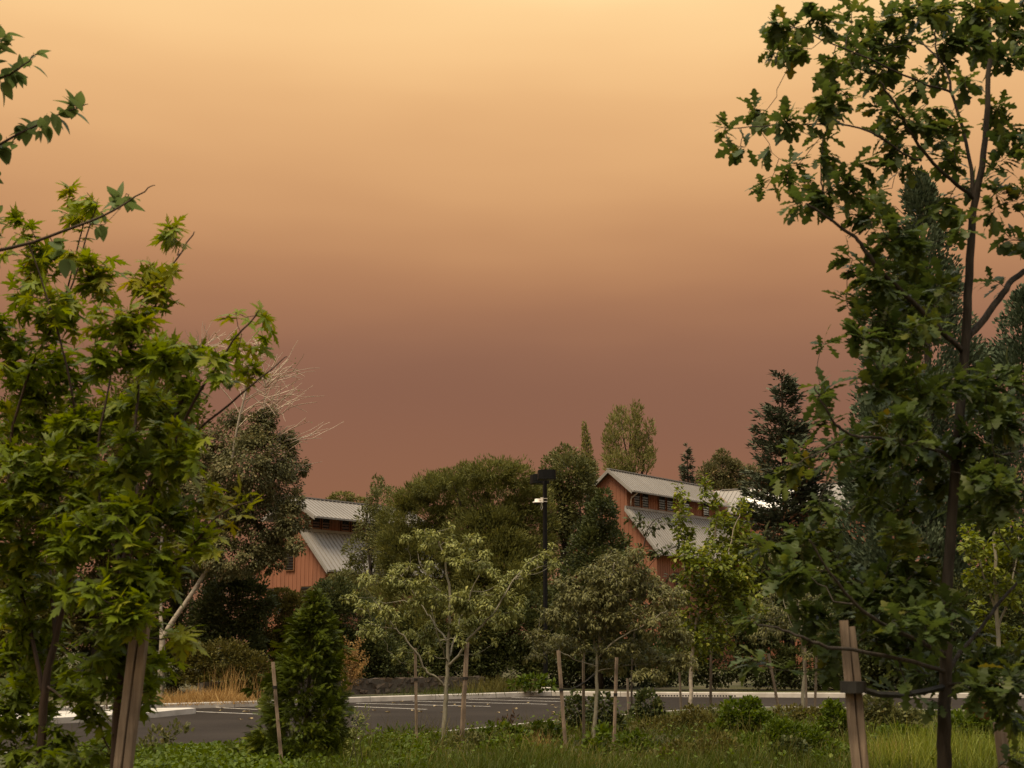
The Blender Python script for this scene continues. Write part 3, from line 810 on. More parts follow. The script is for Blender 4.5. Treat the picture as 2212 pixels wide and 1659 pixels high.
# ------------------------------------------------------------------ lamp post and its camera
DL = 66.0
def lamp():
    b = P(545.6, 685, DL); X = b[0]
    t = thing('lamp_post', 'tall black car park lamp post with two box heads', 'lamp post', (X, DL, -.02))
    mb = MB(); mb.tube([(X, DL, -.2), (X, DL, .16), (X, DL, .2)], [.24, .24, .21], 16); ob('footing', mb.mesh('footing'), 'kerb', t)
    az = math.radians(25); Rz = np.array([[math.cos(az), -math.sin(az), 0], [math.sin(az), math.cos(az), 0], [0, 0, 1]])
    mb = MB(); mb.box((X, DL, .22), (.16, .16, .02), Rz); ob('base_plate', mb.mesh('base_plate'), 'lamp_black', t)
    zt = P(545, 474, DL)[2]
    mb = MB(); h = .078; mb.prism([Rz @ np.array(q) + np.array([X, DL, 0]) for q in ((-h, -h * .8, 0), (-h * .8, -h, 0), (h * .8, -h, 0), (h, -h * .8, 0), (h, h * .8, 0), (h * .8, h, 0), (-h * .8, h, 0), (-h, h * .8, 0))],
             np.array([0, 0, .235]), np.array([0, 0, zt - .05])); ob('pole', mb.mesh('pole'), 'lamp_black', t)
    for sx, dy in ((.06, -.85), (-.22, .95)):
        c = np.array([X + sx, DL + dy, zt - .14])
        d = np.array([sx, dy, 0]); d = d / np.linalg.norm(d); s = np.array([-d[1], d[0], 0])
        mb = MB(); R = np.stack([d, s, ZD], 1)
        mb.box(np.array([X, DL, zt - .18]) + d * .22, (.20, .045, .06), R); ob('arm', mb.mesh('arm'), 'lamp_black', t)
        out = []
        for i in range(28):                                 # rounded shoebox outline
            a = i * 2 * math.pi / 28; e = .42
            ca, sa = math.cos(a), math.sin(a)
            out.append(c + d * (.40 * math.copysign(abs(ca) ** e, ca)) + s * (.385 * math.copysign(abs(sa) ** e, sa)))
        mb = MB(); mb.prism(out, ZD * -.085, ZD * .17)
        hd = ob('lamp_head', mb.mesh('lamp_head'), 'lamp_black', t)
        sc = lambda k: [c + (q - c) * k for q in out]
        mb = MB(); mb.prism(sc(1.03), ZD * -.20, ZD * -.092); mb.prism(sc(.97), ZD * .17, ZD * .205)
        bz = ob('bezel', mb.mesh('bezel'), 'lamp_black', hd); bz.location = (0, 0, 0)
        mb = MB(); mb.prism(sc(.86), ZD * -.213, ZD * -.201)
        ln = ob('lens', mb.mesh('lens'), 'lamp_lens', hd); ln.location = (0, 0, 0)
    # camera on a bracket
    cc = P(537.2, 502.3, DL - .12)
    t2 = thing('security_camera', 'white dome security camera clamped to the lamp post', 'camera', (cc[0], cc[1], cc[2]))
    def lathe(prof, c, n=20):
        m = MB(); k = len(prof)
        for r, z in prof:
            for i in range(n): m.V.append(c + np.array([r * math.cos(i * 2 * math.pi / n), r * math.sin(i * 2 * math.pi / n), z]))
        for j in range(k - 1):
            for i in range(n):
                i2 = (i + 1) % n; m.F.append((j * n + i, j * n + i2, (j + 1) * n + i2, (j + 1) * n + i))
        m.F.append(tuple(range(n))[::-1]); m.F.append(tuple((k - 1) * n + i for i in range(n)))
        return m
    ob('housing', lathe([(.20, -.03), (.205, .0), (.19, .02), (.12, .035), (.115, .12), (.09, .15)], cc).mesh('housing', True), 'camera_white', t2)
    ob('dome', lathe([(.04, -.115), (.10, -.095), (.14, -.06), (.16, -.031)], cc).mesh('dome', True), 'glass_dark', t2)
    mb = MB(); px = X - .085 - cc[0]
    mb.box(cc + np.array([px - .05, .06, .10]), (.06, .10, .11)); mb.box(cc + np.array([px * .45, .03, .13]), (px * .35, .035, .03))
    ob('bracket', mb.mesh('bracket'), 'camera_white', t2)
    for dz in (.04, .17):
        mb = MB(); mb.box(np.array([X, DL, cc[2] + dz]), (.115, .115, .012)); ob('clamp_band', mb.mesh('clamp_band'), 'camera_white', t2)
    mb = MB(); a = np.linspace(0, 1, 12)[:, None]
    lp = cc + np.array([px - .08, 0.0, -.01]) + np.hstack([.05 * np.sin(a * 2 * math.pi) + .04 * a, 0 * a, -.30 * np.sin(a * math.pi)])
    mb.tube(lp, .010, 5); ob('cable', mb.mesh('cable', True), 'camera_white', t2)
lamp()

# ================================================================== OBJECTS
def m7(l, ox=2700, oy=0, s=1.1847):                # crop coordinates -> 2212-wide coordinates
    k = K / 3.9375
    out = []
    for b in l:
        out.append(((ox + b[0] / s) * k, (oy + b[1] / s) * k, b[2] / s * k, b[3] / s * k) + tuple(b[4:]))
    return out
def p7(l, ox, oy, s):
    k = K / 3.9375
    return [((ox + b[0] / s) * k, (oy + b[1] / s) * k) + tuple(b[2:]) for b in l]

# ------------------------------------------------------------------ oak tree in the foreground
oak_blobs = m7([(440, 110, 95, 55), (400, 235, 55, 30), (520, 215, 100, 60), (655, 95, 55, 65), (650, 330, 65, 45), (800, 200, 110, 100), (950, 150, 120, 110), (1100, 60, 120, 80),
    (780, 25, 60, 20), (870, 300, 110, 70), (700, 450, 110, 60), (640, 520, 80, 55), (330, 530, 55, 55), (480, 550, 80, 40), (150, 590, 45, 28), (235, 690, 40, 35), (400, 690, 28, 35),
    (640, 640, 35, 45), (900, 470, 60, 50), (960, 570, 90, 60), (940, 670, 90, 50), (1000, 770, 60, 55), (860, 760, 55, 45), (510, 770, 55, 35), (560, 870, 55, 40), (350, 885, 45, 40),
    (460, 850, 45, 35), (500, 940, 45, 35), (640, 930, 85, 75), (760, 870, 75, 70), (880, 900, 35, 50), (650, 720, 45, 40), (790, 1000, 80, 50), (960, 980, 45, 35), (870, 1060, 45, 40),
    (1250, 120, 110, 90), (1420, 80, 110, 90), (1530, 50, 70, 90), (1250, 250, 55, 45), (1340, 200, 65, 55), (1450, 270, 90, 70), (1540, 200, 50, 90), (1330, 380, 45, 45),
    (1460, 480, 55, 45), (1480, 580, 75, 40), (1530, 660, 50, 60), (1500, 760, 55, 45), (1250, 580, 65, 55), (1120, 540, 70, 60), (1150, 640, 55, 50), (1250, 720, 75, 70),
    (1330, 850, 55, 55), (1520, 900, 75, 70), (1450, 1000, 55, 35), (1530, 1120, 75, 50), (1400, 1300, 55, 35), (1270, 980, 55, 50), (1280, 1070, 45, 35), (770, 1190, 35, 45),
    (960, 1050, 65, 65), (1000, 1130, 110, 70), (900, 1230, 110, 70), (1050, 1280, 110, 90), (1180, 1330, 60, 50), (870, 1340, 90, 70), (780, 1400, 55, 45), (780, 1480, 55, 45),
    (950, 1400, 120, 90), (1100, 1400, 110, 90), (830, 1550, 90, 50), (640, 1610, 55, 30), (950, 1560, 120, 80), (1120, 1550, 110, 70), (1180, 960, 40, 40), (1060, 420, 60, 40), (1150, 340, 50, 40)])
oak_blobs += m7([(850, 170, 70, 50), (830, 320, 55, 50), (930, 280, 45, 70), (900, 450, 70, 80), (960, 560, 90, 60), (780, 640, 140, 45, .2), (700, 720, 70, 55, .25), (640, 800, 60, 50, .15),
    (950, 650, 70, 50), (1150, 500, 140, 70), (1300, 420, 140, 70, .22), (1250, 600, 180, 90), (1450, 500, 140, 110), (1500, 400, 110, 70, .22), (1150, 750, 120, 100), (1300, 800, 180, 110),
    (1480, 740, 120, 90), (1600, 650, 130, 120), (1650, 850, 130, 100), (1200, 950, 120, 90), (1400, 950, 180, 100), (1850, 950, 180, 90), (2000, 1000, 130, 90), (1820, 750, 120, 100),
    (1950, 800, 130, 100), (2100, 900, 90, 180), (1900, 600, 130, 130), (2100, 450, 90, 130), (1950, 350, 180, 130), (2050, 150, 130, 130), (1600, 200, 260, 130), (1300, 150, 180, 130),
    (900, 1000, 90, 70), (700, 1200, 180, 60), (850, 1170, 140, 70), (560, 1230, 130, 60), (950, 1300, 140, 90), (800, 1400, 180, 80), (650, 1480, 130, 60), (1400, 1180, 100, 100, .3),
    (1450, 1270, 130, 80, .3), (1350, 1400, 130, 90), (1530, 1460, 130, 130)], 2700, 1400, 1.659)
oak_blobs += m7([(250, 560, 140, 60), (600, 600, 180, 100), (800, 650, 180, 110), (1000, 560, 130, 100), (850, 850, 180, 130), (1050, 950, 180, 110), (1180, 850, 110, 90), (950, 1100, 140, 60),
    (1150, 1100, 170, 70), (400, 800, 180, 60), (90, 1050, 70, 45), (300, 1080, 50, 35), (520, 1050, 70, 70), (850, 1200, 50, 40), (1000, 1235, 50, 30), (1120, 1250, 35, 35),
    (1400, 1000, 180, 110), (1500, 1150, 180, 110), (1620, 1050, 90, 130), (1450, 1250, 130, 60), (1570, 1350, 110, 70), (1630, 1600, 55, 70), (60, 800, 90, 50, .1), (1250, 700, 90, 80),
    (700, 760, 130, 90), (1000, 760, 140, 90), (560, 900, 100, 60)], 2900, 1900, 1.476)
oak_blobs += [(2270 + 60 * (i % 4) + 20 * (i % 3), -60 + 105 * i, 70, 60) for i in range(15)]      # the far side of the crown
S7 = (2700, 0, 1.1847); S5 = (2700, 1400, 1.659); S6 = (2900, 1900, 1.476)
oak_limbs = [
    (p7([(1205, 1659), (1205, 1450), (1215, 1200), (1225, 800), (1230, 400)], *S6) + p7([(1310, 1580), (1320, 1250), (1345, 930), (1390, 760), (1410, 450), (1420, 150), (1400, -120)], *S7), .040, .008),
    (p7([(1345, 930), (1320, 700, .05), (1240, 430, .12), (1210, 300, .15), (1090, 190, .25)], *S7), .012, .004),
    (p7([(1210, 310, .15), (1165, 250, .12), (1170, 100, .1)], *S7), .006, .003),
    (p7([(1340, 920), (1220, 830, -.15), (1060, 650, -.25), (980, 480, -.3), (900, 380, -.35)], *S7), .012, .004),
    (p7([(1100, 750, -.2), (1040, 735, -.25)], *S7) + p7([(840, 590, -.3), (640, 575, -.3), (380, 585, -.35), (180, 600, -.4)], *S7), .007, .002),
    (p7([(1235, 430, .12), (1060, 370, .0), (750, 230, -.1), (620, 180, -.15), (440, 100, -.2)], *S7), .007, .002),
    (p7([(1290, 1640), (1100, 1450, -.3), (900, 1260, -.45), (830, 1160, -.5), (790, 1100, -.5), (670, 1020, -.5), (560, 950, -.55)], *S7), .015, .005),
    (p7([(640, 900, -.5), (630, 760, -.5), (640, 640, -.48)], *S7), .005, .002),
    (p7([(1300, 1600), (1380, 1500, .1), (1480, 1370, .15), (1510, 1310, .2), (1590, 1260, .25), (1700, 1200, .3)], *S7), .020, .014),
    (p7([(1770, 650), (1900, 690, .1), (2100, 640, .3), (2250, 620, .4)], *S5), .010, .006),
    (p7([(1770, 700), (1600, 590, -.3), (1300, 530, -.6), (1040, 540, -.7), (880, 290, -.75), (840, 200, -.75)], *S5), .011, .003),
    (p7([(1040, 545, -.7), (900, 620, -.75), (700, 720, -.8)], *S5), .005, .002),
    (p7([(1215, 1000), (1000, 890, -.4), (740, 770, -.7), (610, 610, -.8), (520, 500, -.85), (420, 330, -.9)], *S6), .012, .003),
    (p7([(1215, 1100), (900, 1010, -.5), (520, 960, -.9), (400, 910, -1.), (250, 850, -1.), (100, 820, -1.1)], *S6), .012, .003),
    (p7([(1215, 1120), (1320, 960, .2), (1400, 870, .3), (1520, 700, .4), (1660, 540, .5)], *S6), .013, .007),
    (p7([(1215, 1180), (1400, 1160, -.2), (1600, 1220, -.3)], *S6), .010, .005),
]
limb_tree('oak_tree', 'young oak with lobed leaves tied to the thick stake, tallest tree in view', 'tree', 7.5, oak_limbs, oak_blobs, OAK, 'oak', .106, 7, 23, .45, 'bark_oak',
          r_tip=.0018, gain=.007, nobj=300, radial=.85, fwd=.55, grav=.15, spread=.015, back=.07, tip_var=.12, base_var=.36, rest_tm=OAK_FLAT)

# ------------------------------------------------------------------ maples in the foreground
mapleA = [(375, 490, 55, 18, .15), (330, 620, 85, 50, .25), (250, 680, 110, 45, .2), (200, 560, 75, 45, .12), (500, 670, 30, 12, .15), (570, 680, 14, 10, .15), (505, 740, 60, 22, .25), (550, 805, 45, 25, .2),
    (430, 765, 70, 35, .12), (350, 745, 90, 45, .1), (250, 765, 100, 50), (330, 860, 110, 70), (400, 830, 55, 45), (440, 945, 20, 12, .25), (280, 990, 130, 80), (380, 985, 70, 50, .2), (350, 1110, 90, 70),
    (500, 1080, 65, 25, .4), (540, 1095, 30, 14, .4), (430, 1150, 50, 30, .2), (230, 1130, 130, 90), (330, 1240, 70, 50), (225, 1280, 110, 90), (390, 1380, 45, 18, .4), (415, 1345, 20, 14, .4), (340, 1440, 60, 40),
    (330, 1500, 35, 30), (290, 1535, 35, 30), (210, 1400, 90, 70), (205, 1500, 70, 60), (300, 1330, 60, 40)]
mapleB = [(130, 410, 28, 22, .15), (200, 405, 20, 18, .15), (160, 450, 70, 30, .2), (60, 560, 75, 60, .12), (100, 660, 110, 70, .1), (30, 480, 45, 45, .1), (100, 780, 130, 70), (50, 900, 110, 90), (190, 880, 120, 80),
    (100, 1030, 130, 90), (60, 1160, 110, 90), (200, 1110, 100, 80), (80, 1300, 130, 100), (100, 1440, 130, 100), (60, 1580, 110, 80), (190, 1620, 70, 45), (10, 700, 60, 90), (10, 1050, 60, 120), (110, 1650, 90, 30)]
maple_kw = dict(tm=MAPLE, mat='maple', leaf_len=.112, per=6, per_px=32, dsig=.35, bark='bark_red', r_tip=.002, gain=.008, nobj=300, radial=1.0, fwd=.5, grav=.35, spread=.02, back=.16, tip_var=.20, base_var=.26)
limb_tree('maple_tree', 'young maple with pointed lobed leaves beside its doubled wooden stake', 'tree', 7.4, [
    ([(250, 1665), (265, 1450), (275, 1330), (262, 1230), (300, 1100), (345, 1000), (400, 840)], .038, .010),
    ([(268, 1210), (330, 1080, -.1), (362, 1000, -.2), (410, 880, -.3), (500, 740, -.35), (560, 670, -.4)], .013, .003),
    ([(362, 1000, -.2), (460, 900, -.3), (560, 820, -.4), (620, 770, -.4)], .008, .002),
    ([(300, 1110), (290, 950, .2), (300, 800, .3), (345, 620, .3), (420, 500, .3)], .010, .003),
    ([(262, 1230), (200, 1050, .2), (230, 850, .3), (270, 700, .3)], .010, .003),
    ([(275, 1300), (400, 1200, -.3), (480, 1100, -.4), (545, 1085, -.45)], .008, .002),
    ([(270, 1360), (340, 1390, -.2), (420, 1350, -.3)], .006, .002)], mapleA, **maple_kw)
limb_tree('maple_tree', 'young maple with several dark stems and no stake of its own', 'tree', 8.2, [
    ([(85, 1665), (95, 1500), (120, 1380), (150, 1250), (175, 1140), (210, 1060)], .030, .008),
    ([(120, 1380), (100, 1150, .2), (90, 980, .3), (110, 800, .3), (150, 600, .3), (200, 420, .3)], .012, .003),
    ([(95, 1500), (40, 1250, .1), (10, 1000, .1), (60, 800, .0), (150, 640, -.1), (210, 440, -.1)], .013, .003),
    ([(150, 1250), (170, 1000, -.2), (160, 850, -.3), (120, 700, -.35), (60, 520, -.4)], .010, .003),
    ([(100, 1480), (200, 1560, -.3), (240, 1620, -.3)], .008, .003)], mapleB, **maple_kw)

# ------------------------------------------------------------------ tree whose oval leaves reach in from outside the frame
al_blobs = [(70, 125, 22, 14), (40, 150, 30, 12), (15, 165, 20, 10), (8, 185, 12, 10), (165, 225, 20, 22), (120, 255, 25, 10), (80, 270, 25, 14), (50, 290, 28, 16), (20, 300, 22, 20), (250, 435, 22, 16), (290, 415, 25, 14), (232, 478, 16, 10),
    (190, 475, 18, 12), (150, 545, 20, 10), (130, 555, 20, 8), (5, 75, 12, 8), (-80, 100, 80, 60), (-120, 300, 90, 80), (-60, 500, 60, 80), (-200, 200, 100, 100), (-160, 600, 90, 100), (-40, 390, 30, 30)]
limb_tree('alder_tree', 'slender tree with oval toothed leaves reaching above the maples', 'tree', 6.8, [
    ([(-330, 1665), (-310, 1200), (-280, 800), (-240, 400), (-200, 100), (-180, -150)], .04, .008),
    ([(-290, 850), (-150, 560, -.1), (60, 530, -.1), (190, 480, -.15), (270, 440, -.15), (335, 400, -.15)], .012, .002),
    ([(-260, 560), (-120, 400, .1), (0, 310, 0), (70, 275, 0), (130, 245, 0), (190, 225, 0)], .010, .002),
    ([(-240, 380), (-120, 240, 0), (0, 170, -.1), (50, 145, -.1), (85, 110, -.1)], .009, .002)], al_blobs, OVATE, 'alder', .085, 4, 22, .08, 'bark_red',
    r_tip=.0016, gain=.008, nobj=120, radial=.9, fwd=.5, grav=.2, spread=.02, back=.10)

# ------------------------------------------------------------------ dogwoods in the planting strip
dg1 = m7([(520, 190, 38, 28), (640, 190, 75, 45), (720, 190, 48, 38), (850, 122, 14, 10), (850, 205, 40, 28), (980, 210, 55, 36), (1038, 225, 18, 14), (700, 260, 75, 45), (850, 270, 65, 45), (960, 310, 55, 45),
    (1060, 320, 55, 36), (800, 340, 55, 36), (920, 380, 80, 45), (1050, 400, 75, 45), (1120, 440, 36, 36), (490, 400, 75, 36), (570, 410, 28, 36), (430, 480, 75, 45), (520, 510, 80, 45), (620, 530, 75, 45),
    (690, 560, 55, 45), (690, 380, 26, 26), (700, 430, 28, 18), (240, 480, 46, 46), (295, 490, 38, 22), (120, 600, 50, 34), (230, 680, 65, 36), (330, 680, 55, 45), (400, 720, 65, 45), (460, 770, 36, 36),
    (260, 820, 75, 36), (210, 870, 36, 18), (320, 880, 55, 26), (600, 640, 75, 55), (560, 720, 55, 26), (720, 640, 75, 55), (900, 620, 80, 55), (1040, 600, 36, 18), (860, 700, 75, 55), (960, 690, 80, 55),
    (1080, 660, 75, 55), (1200, 620, 75, 55), (1270, 650, 55, 55), (1290, 720, 46, 46), (1200, 740, 80, 55), (1100, 770, 55, 36), (1190, 820, 55, 26), (1250, 790, 36, 26), (940, 790, 90, 45), (860, 830, 55, 36),
    (980, 870, 46, 46), (900, 920, 36, 36), (700, 830, 75, 45), (640, 900, 55, 45), (560, 880, 55, 36), (720, 930, 55, 45), (690, 1000, 46, 36), (520, 1000, 55, 36), (450, 1050, 36, 26), (560, 1060, 36, 26),
    (1200, 520, 55, 45), (1160, 570, 50, 40), (1260, 480, 55, 36), (1330, 490, 46, 46), (1340, 440, 36, 26), (1380, 380, 36, 36), (1440, 350, 36, 26), (1470, 300, 36, 26), (1510, 390, 46, 22), (1560, 380, 28, 18),
    (1540, 265, 36, 18), (1140, 920, 18, 26), (1000, 1000, 26, 45), (640, 1130, 46, 20)], 1300, 2000, 1.7467)
S1 = (1300, 2000, 1.7467)
dog_kw = dict(tm=CURL, per=18, per_px=9.2, bark='bark_pale', r_tip=.004, gain=.010, radial=.9, fwd=.25, grav=.05, spread=.07, back=.08, normal_up=1.3, curve=.06)
limb_tree('dogwood_tree', 'fullest dogwood with pale curled leaves between two stakes in the strip', 'tree', 32.4, [
    (p7([(780, 1600), (790, 1400), (800, 1250), (808, 1080), (815, 850), (825, 650), (805, 450), (780, 310), (750, 230)], *S1), .065, .010),
    (p7([(790, 1230), (720, 1160, -.2), (660, 1130, -.3), (600, 1000, -.4), (480, 860, -.5), (420, 800, -.6), (350, 700, -.7)], *S1), .032, .010),
    (p7([(815, 1090), (900, 1000, -.2), (960, 880, -.3), (1100, 760, -.4), (1200, 600, -.4), (1270, 480, -.4), (1400, 340, -.4)], *S1), .034, .008),
    (p7([(1270, 490, -.4), (1380, 430, -.3), (1510, 395, -.3)], *S1), .012, .005),
    (p7([(805, 900), (760, 860, .3), (700, 770, .5), (650, 710, .6), (560, 560, .6), (480, 460, .6)], *S1), .022, .007),
    (p7([(812, 1050), (850, 920, .4), (880, 800, .6), (960, 600, .7), (1050, 400, .6)], *S1), .024, .007),
    (p7([(825, 640), (700, 520, -.3), (640, 430, -.5), (600, 300, -.5)], *S1), .012, .005),
    (p7([(805, 1060), (770, 960, -.5), (740, 880, -.7), (700, 700, -.9)], *S1), .018, .006)],
    dg1, mat='dogwood', leaf_len=.112, dsig=.55, tip_var=.15, base_var=.36, group='dogwoods', **dog_kw)
dg2 = [(1330, 1212, 45, 28), (1372, 1200, 22, 22), (1290, 1240, 45, 25), (1230, 1262, 36, 20), (1250, 1290, 55, 30), (1330, 1270, 65, 35), (1400, 1270, 45, 35), (1440, 1290, 45, 35), (1200, 1330, 45, 24), (1160, 1372, 26, 15),
    (1200, 1390, 55, 20), (1280, 1340, 65, 35), (1360, 1330, 65, 35), (1430, 1350, 55, 35), (1470, 1380, 36, 25), (1240, 1400, 45, 25), (1340, 1400, 65, 25), (1420, 1420, 55, 25), (1480, 1430, 36, 20), (1310, 1440, 45, 20),
    (1400, 1460, 45, 14), (1150, 1420, 24, 10), (1370, 1240, 40, 30), (1300, 1300, 60, 30)]
limb_tree('dogwood_tree', 'dogwood with duller drooping leaves standing between three stakes', 'tree', 32.6, [
    ([(1283, 1600), (1288, 1500), (1292, 1400), (1300, 1340), (1315, 1270), (1328, 1215)], .055, .010),
    ([(1292, 1420), (1275, 1360, .3), (1250, 1330, .5), (1225, 1290, .6)], .022, .007),
    ([(1292, 1425), (1330, 1380, -.2), (1385, 1355, -.4), (1440, 1320, -.5)], .024, .007),
    ([(1290, 1440), (1240, 1425, -.3), (1205, 1405, -.4)], .016, .006),
    ([(1292, 1400), (1310, 1360, .4), (1345, 1300, .6), (1400, 1260, .6)], .02, .006),
    ([(1290, 1450), (1340, 1440, .3), (1420, 1430, .5), (1480, 1430, .5)], .016, .005)],
    dg2, mat='dogwood_dry', leaf_len=.11, dsig=.5, base_var=.36, group='dogwoods', **dog_kw)
dg3 = m7([(250, 430, 75, 36), (310, 480, 90, 36), (150, 680, 90, 55), (250, 620, 90, 55), (200, 760, 110, 55), (150, 880, 110, 55), (280, 860, 90, 55), (550, 900, 55, 45), (400, 650, 80, 60), (420, 900, 90, 50), (360, 740, 90, 50),
    (80, 760, 60, 45), (480, 780, 70, 50), (430, 1000, 60, 25), (500, 520, 50, 30)], 2900, 1900, 1.476)
limb_tree('dogwood_tree', 'dogwood with dull leaves beside a leaning stake, backed by the dark hedge', 'tree', 46.5, [
    (p7([(385, 1340), (390, 1100), (390, 950), (360, 760), (370, 620), (300, 480)], *S6), .075, .012),
    (p7([(390, 950), (300, 800, .3), (270, 640, .5)], *S6), .025, .008),
    (p7([(390, 960), (450, 850, -.3), (550, 760, -.5)], *S6), .025, .008),
    (p7([(390, 1000), (470, 980, -.3), (540, 920, -.5)], *S6), .02, .008)],
    dg3, mat='dogwood_dry', leaf_len=.15, dsig=.6, base_var=.3, group='dogwoods', **{**dog_kw, 'per_px': 10.5, 'per': 9})

# ------------------------------------------------------------------ young linden with pale round leaves, small oak, round-leaved tree
ln = [(1468, 1078, 13, 38), (1478, 1140, 28, 45), (1490, 1200, 40, 45), (1550, 1100, 16, 40), (1560, 1150, 36, 50), (1600, 1120, 22, 50), (1598, 1180, 36, 45), (1535, 1215, 60, 50), (1585, 1240, 50, 45), (1500, 1280, 55, 50),
      (1560, 1300, 55, 50), (1480, 1350, 40, 40), (1545, 1370, 55, 36), (1620, 1300, 36, 45), (1500, 1400, 40, 30), (1615, 1240, 30, 30), (1640, 1180, 20, 30), (1520, 1060, 14, 40)]
limb_tree('linden_tree', 'young tree with light yellow-green round leaves and a pale trunk', 'tree', 43.5, [
    ([(1490, 1535), (1494, 1430), (1500, 1350), (1520, 1260), (1545, 1180), (1550, 1080), (1522, 1040)], .07, .012),
    ([(1500, 1370), (1485, 1270, .2), (1472, 1150, .3), (1466, 1060, .3)], .03, .008),
    ([(1515, 1270), (1570, 1200, -.3), (1598, 1110, -.4)], .025, .008),
    ([(1500, 1350), (1570, 1280, .4), (1630, 1190, .6)], .025, .008)],
    ln, ROUND, 'linden', .145, 6, 9, .55, 'bark_birch', r_tip=.005, gain=.01, radial=.8, fwd=.3, grav=.35, spread=.12, back=.15, base_var=.42, twig_mat='bark', var_sig=.2)
so = [(1400, 1140, 26, 9), (1440, 1128, 26, 8), (1370, 1190, 26, 10), (1420, 1190, 26, 12), (1380, 1250, 30, 16), (1415, 1262, 26, 10), (1460, 1180, 18, 9), (1395, 1310, 30, 14), (1360, 1320, 20, 14), (1450, 1240, 16, 8), (1372, 1120, 20, 8), (1440, 1320, 20, 10)]
limb_tree('oak_tree', 'thin sparse oak sapling in front of the steep seamed roof', 'tree', 44.5, [
    ([(1362, 1545), (1368, 1400), (1380, 1260), (1392, 1180), (1402, 1130), (1440, 1112)], .04, .008),
    ([(1385, 1240), (1420, 1200, -.2), (1460, 1180, -.3)], .012, .006), ([(1375, 1330), (1400, 1300, .1), (1440, 1320, .2)], .012, .006)],
    so, OAK_FLAT, 'dark_broad', .17, 6, 8, .3, 'bark', r_tip=.005, gain=.01, spread=.08, back=.1)
rt = [(2110, 1180, 40, 42), (2160, 1200, 45, 50), (2120, 1250, 45, 36), (2180, 1150, 36, 36), (2190, 1280, 40, 36), (2110, 1330, 26, 36), (2200, 1220, 40, 50), (2150, 1360, 40, 30), (2090, 1150, 20, 26), (2200, 1380, 30, 30), (2120, 1010, 26, 30), (2170, 1060, 40, 30)]
limb_tree('katsura_tree', 'tree with bright yellow-green round leaves showing through behind the big oak', 'tree', 21.0, [
    ([(2168, 1665), (2165, 1500), (2150, 1300), (2150, 1150), (2140, 1020)], .05, .01), ([(2155, 1360), (2190, 1250, .2), (2200, 1160, .2)], .02, .006),
    ([(2152, 1320), (2120, 1230, -.2), (2100, 1150, -.2)], .02, .006)],
    rt, ROUND, 'linden', .085, 6, 11, .5, 'bark_pale', r_tip=.003, gain=.008, spread=.05, back=.08, grav=.4, base_var=.42, twig_mat='bark')

# ------------------------------------------------------------------ birch with bare pale twigs beside the left building
def birch():
    D = 60.0
    base = Q(345, 1400, D); base[2] = -.02
    t = thing('birch_tree', 'leaning birch with grey trunks and bare pale twigs over its dark leaves', 'tree', base)
    trunks = [[(345, 1505), (350, 1400), (352, 1370), (430, 1262), (480, 1165), (525, 1090), (560, 960), (575, 830)], [(350, 1400), (345, 1280), (352, 1100), (390, 900), (430, 760)], [(480, 1165), (500, 1000), (520, 880), (560, 760)]]
    paths = []; rads = []
    for i, tr in enumerate(trunks):
        w = [Q(x, y, D + (0 if i == 0 else .4 * j * (1 if i == 1 else -1))) for j, (x, y) in enumerate(tr)]
        if i == 0: w = [np.array([w[0][0], D, -.1])] + w
        s = smooth_path(w, 2); paths.append(s); rads.append(np.linspace(.17 if i == 0 else .10, .010, len(s)))
        mb = MB(); mb.tube(s, rads[-1], 8); ob('trunk', mb.mesh('trunk', True), 'bark_birch', t)
    tb = [(560, 790, 100, 70), (620, 880, 75, 60), (470, 760, 70, 60), (700, 935, 36, 14), (640, 820, 20, 40), (660, 960, 30, 30), (420, 780, 50, 60), (520, 740, 60, 40), (600, 1000, 60, 50), (660, 1040, 20, 30)]
    tg, _ = blob_targets(tb, D, .7, 26)
    A_ = np.vstack(paths); tw = []
    for q in tg:
        low = A_[(A_[:, 2] < q[2] - .5) & (A_[:, 2] > 3.5)]
        s_ = low[np.argmin(np.sum((low - q) ** 2, 1) * rng.uniform(.6, 1.6, len(low)))]
        tw.append((curve_pts(s_, q, 7, .06, .03), np.linspace(.028, .011, 7)))
        for _ in range(2):
            k = rng.integers(2, 6); st = tw[-1][0][k] if _ == 0 else tw[-2][0][k]
            tw.append((curve_pts(st, st + (q - s_) * rng.uniform(.25, .5) + rng.normal(0, .35, 3), 4, .04, .04), np.linspace(.014, .009, 4)))
    mb = MB()
    for p, r in tw: mb.tube(p, r, 3, False)
    stuff(ob('twigs', mb.mesh('twigs', True), 'twig_pale', t))
    n = len(tg); i = rng.integers(0, n, n)
    foliage('sparse_leaves', 'birch', t, DIAM, tg[i] + rng.normal(0, .12, (len(i), 3)), sph(len(i)) - [0, 0, .4], sph(len(i)), rng.uniform(.06, .13, len(i)), rng.uniform(.3, 1, len(i)))
    bl = [(540, 1010, 90, 75), (600, 985, 50, 50), (480, 960, 60, 50), (560, 1130, 80, 70), (605, 1060, 45, 50), (480, 1080, 70, 70), (500, 1200, 80, 50), (575, 1205, 45, 36), (430, 1050, 60, 80), (620, 1130, 30, 40), (560, 930, 50, 40), (440, 1180, 60, 60), (600, 1170, 40, 40), (640, 1085, 20, 30), (652, 1010, 18, 20), (622, 950, 25, 20), (575, 900, 30, 22), (500, 905, 30, 25), (640, 1180, 20, 20), (655, 1130, 14, 18)]
    p, a, nn, v = clump_points(bl, D, 3.2, 4.0, clump=.24, shell=.3, grav=.5, up=0, dspread=.8, even=.22)
    foliage('crown', 'birch', t, DIAM, p, a, nn, 3.2 / F * D * rng.uniform(.7, 1.3, len(p)), v)
birch()

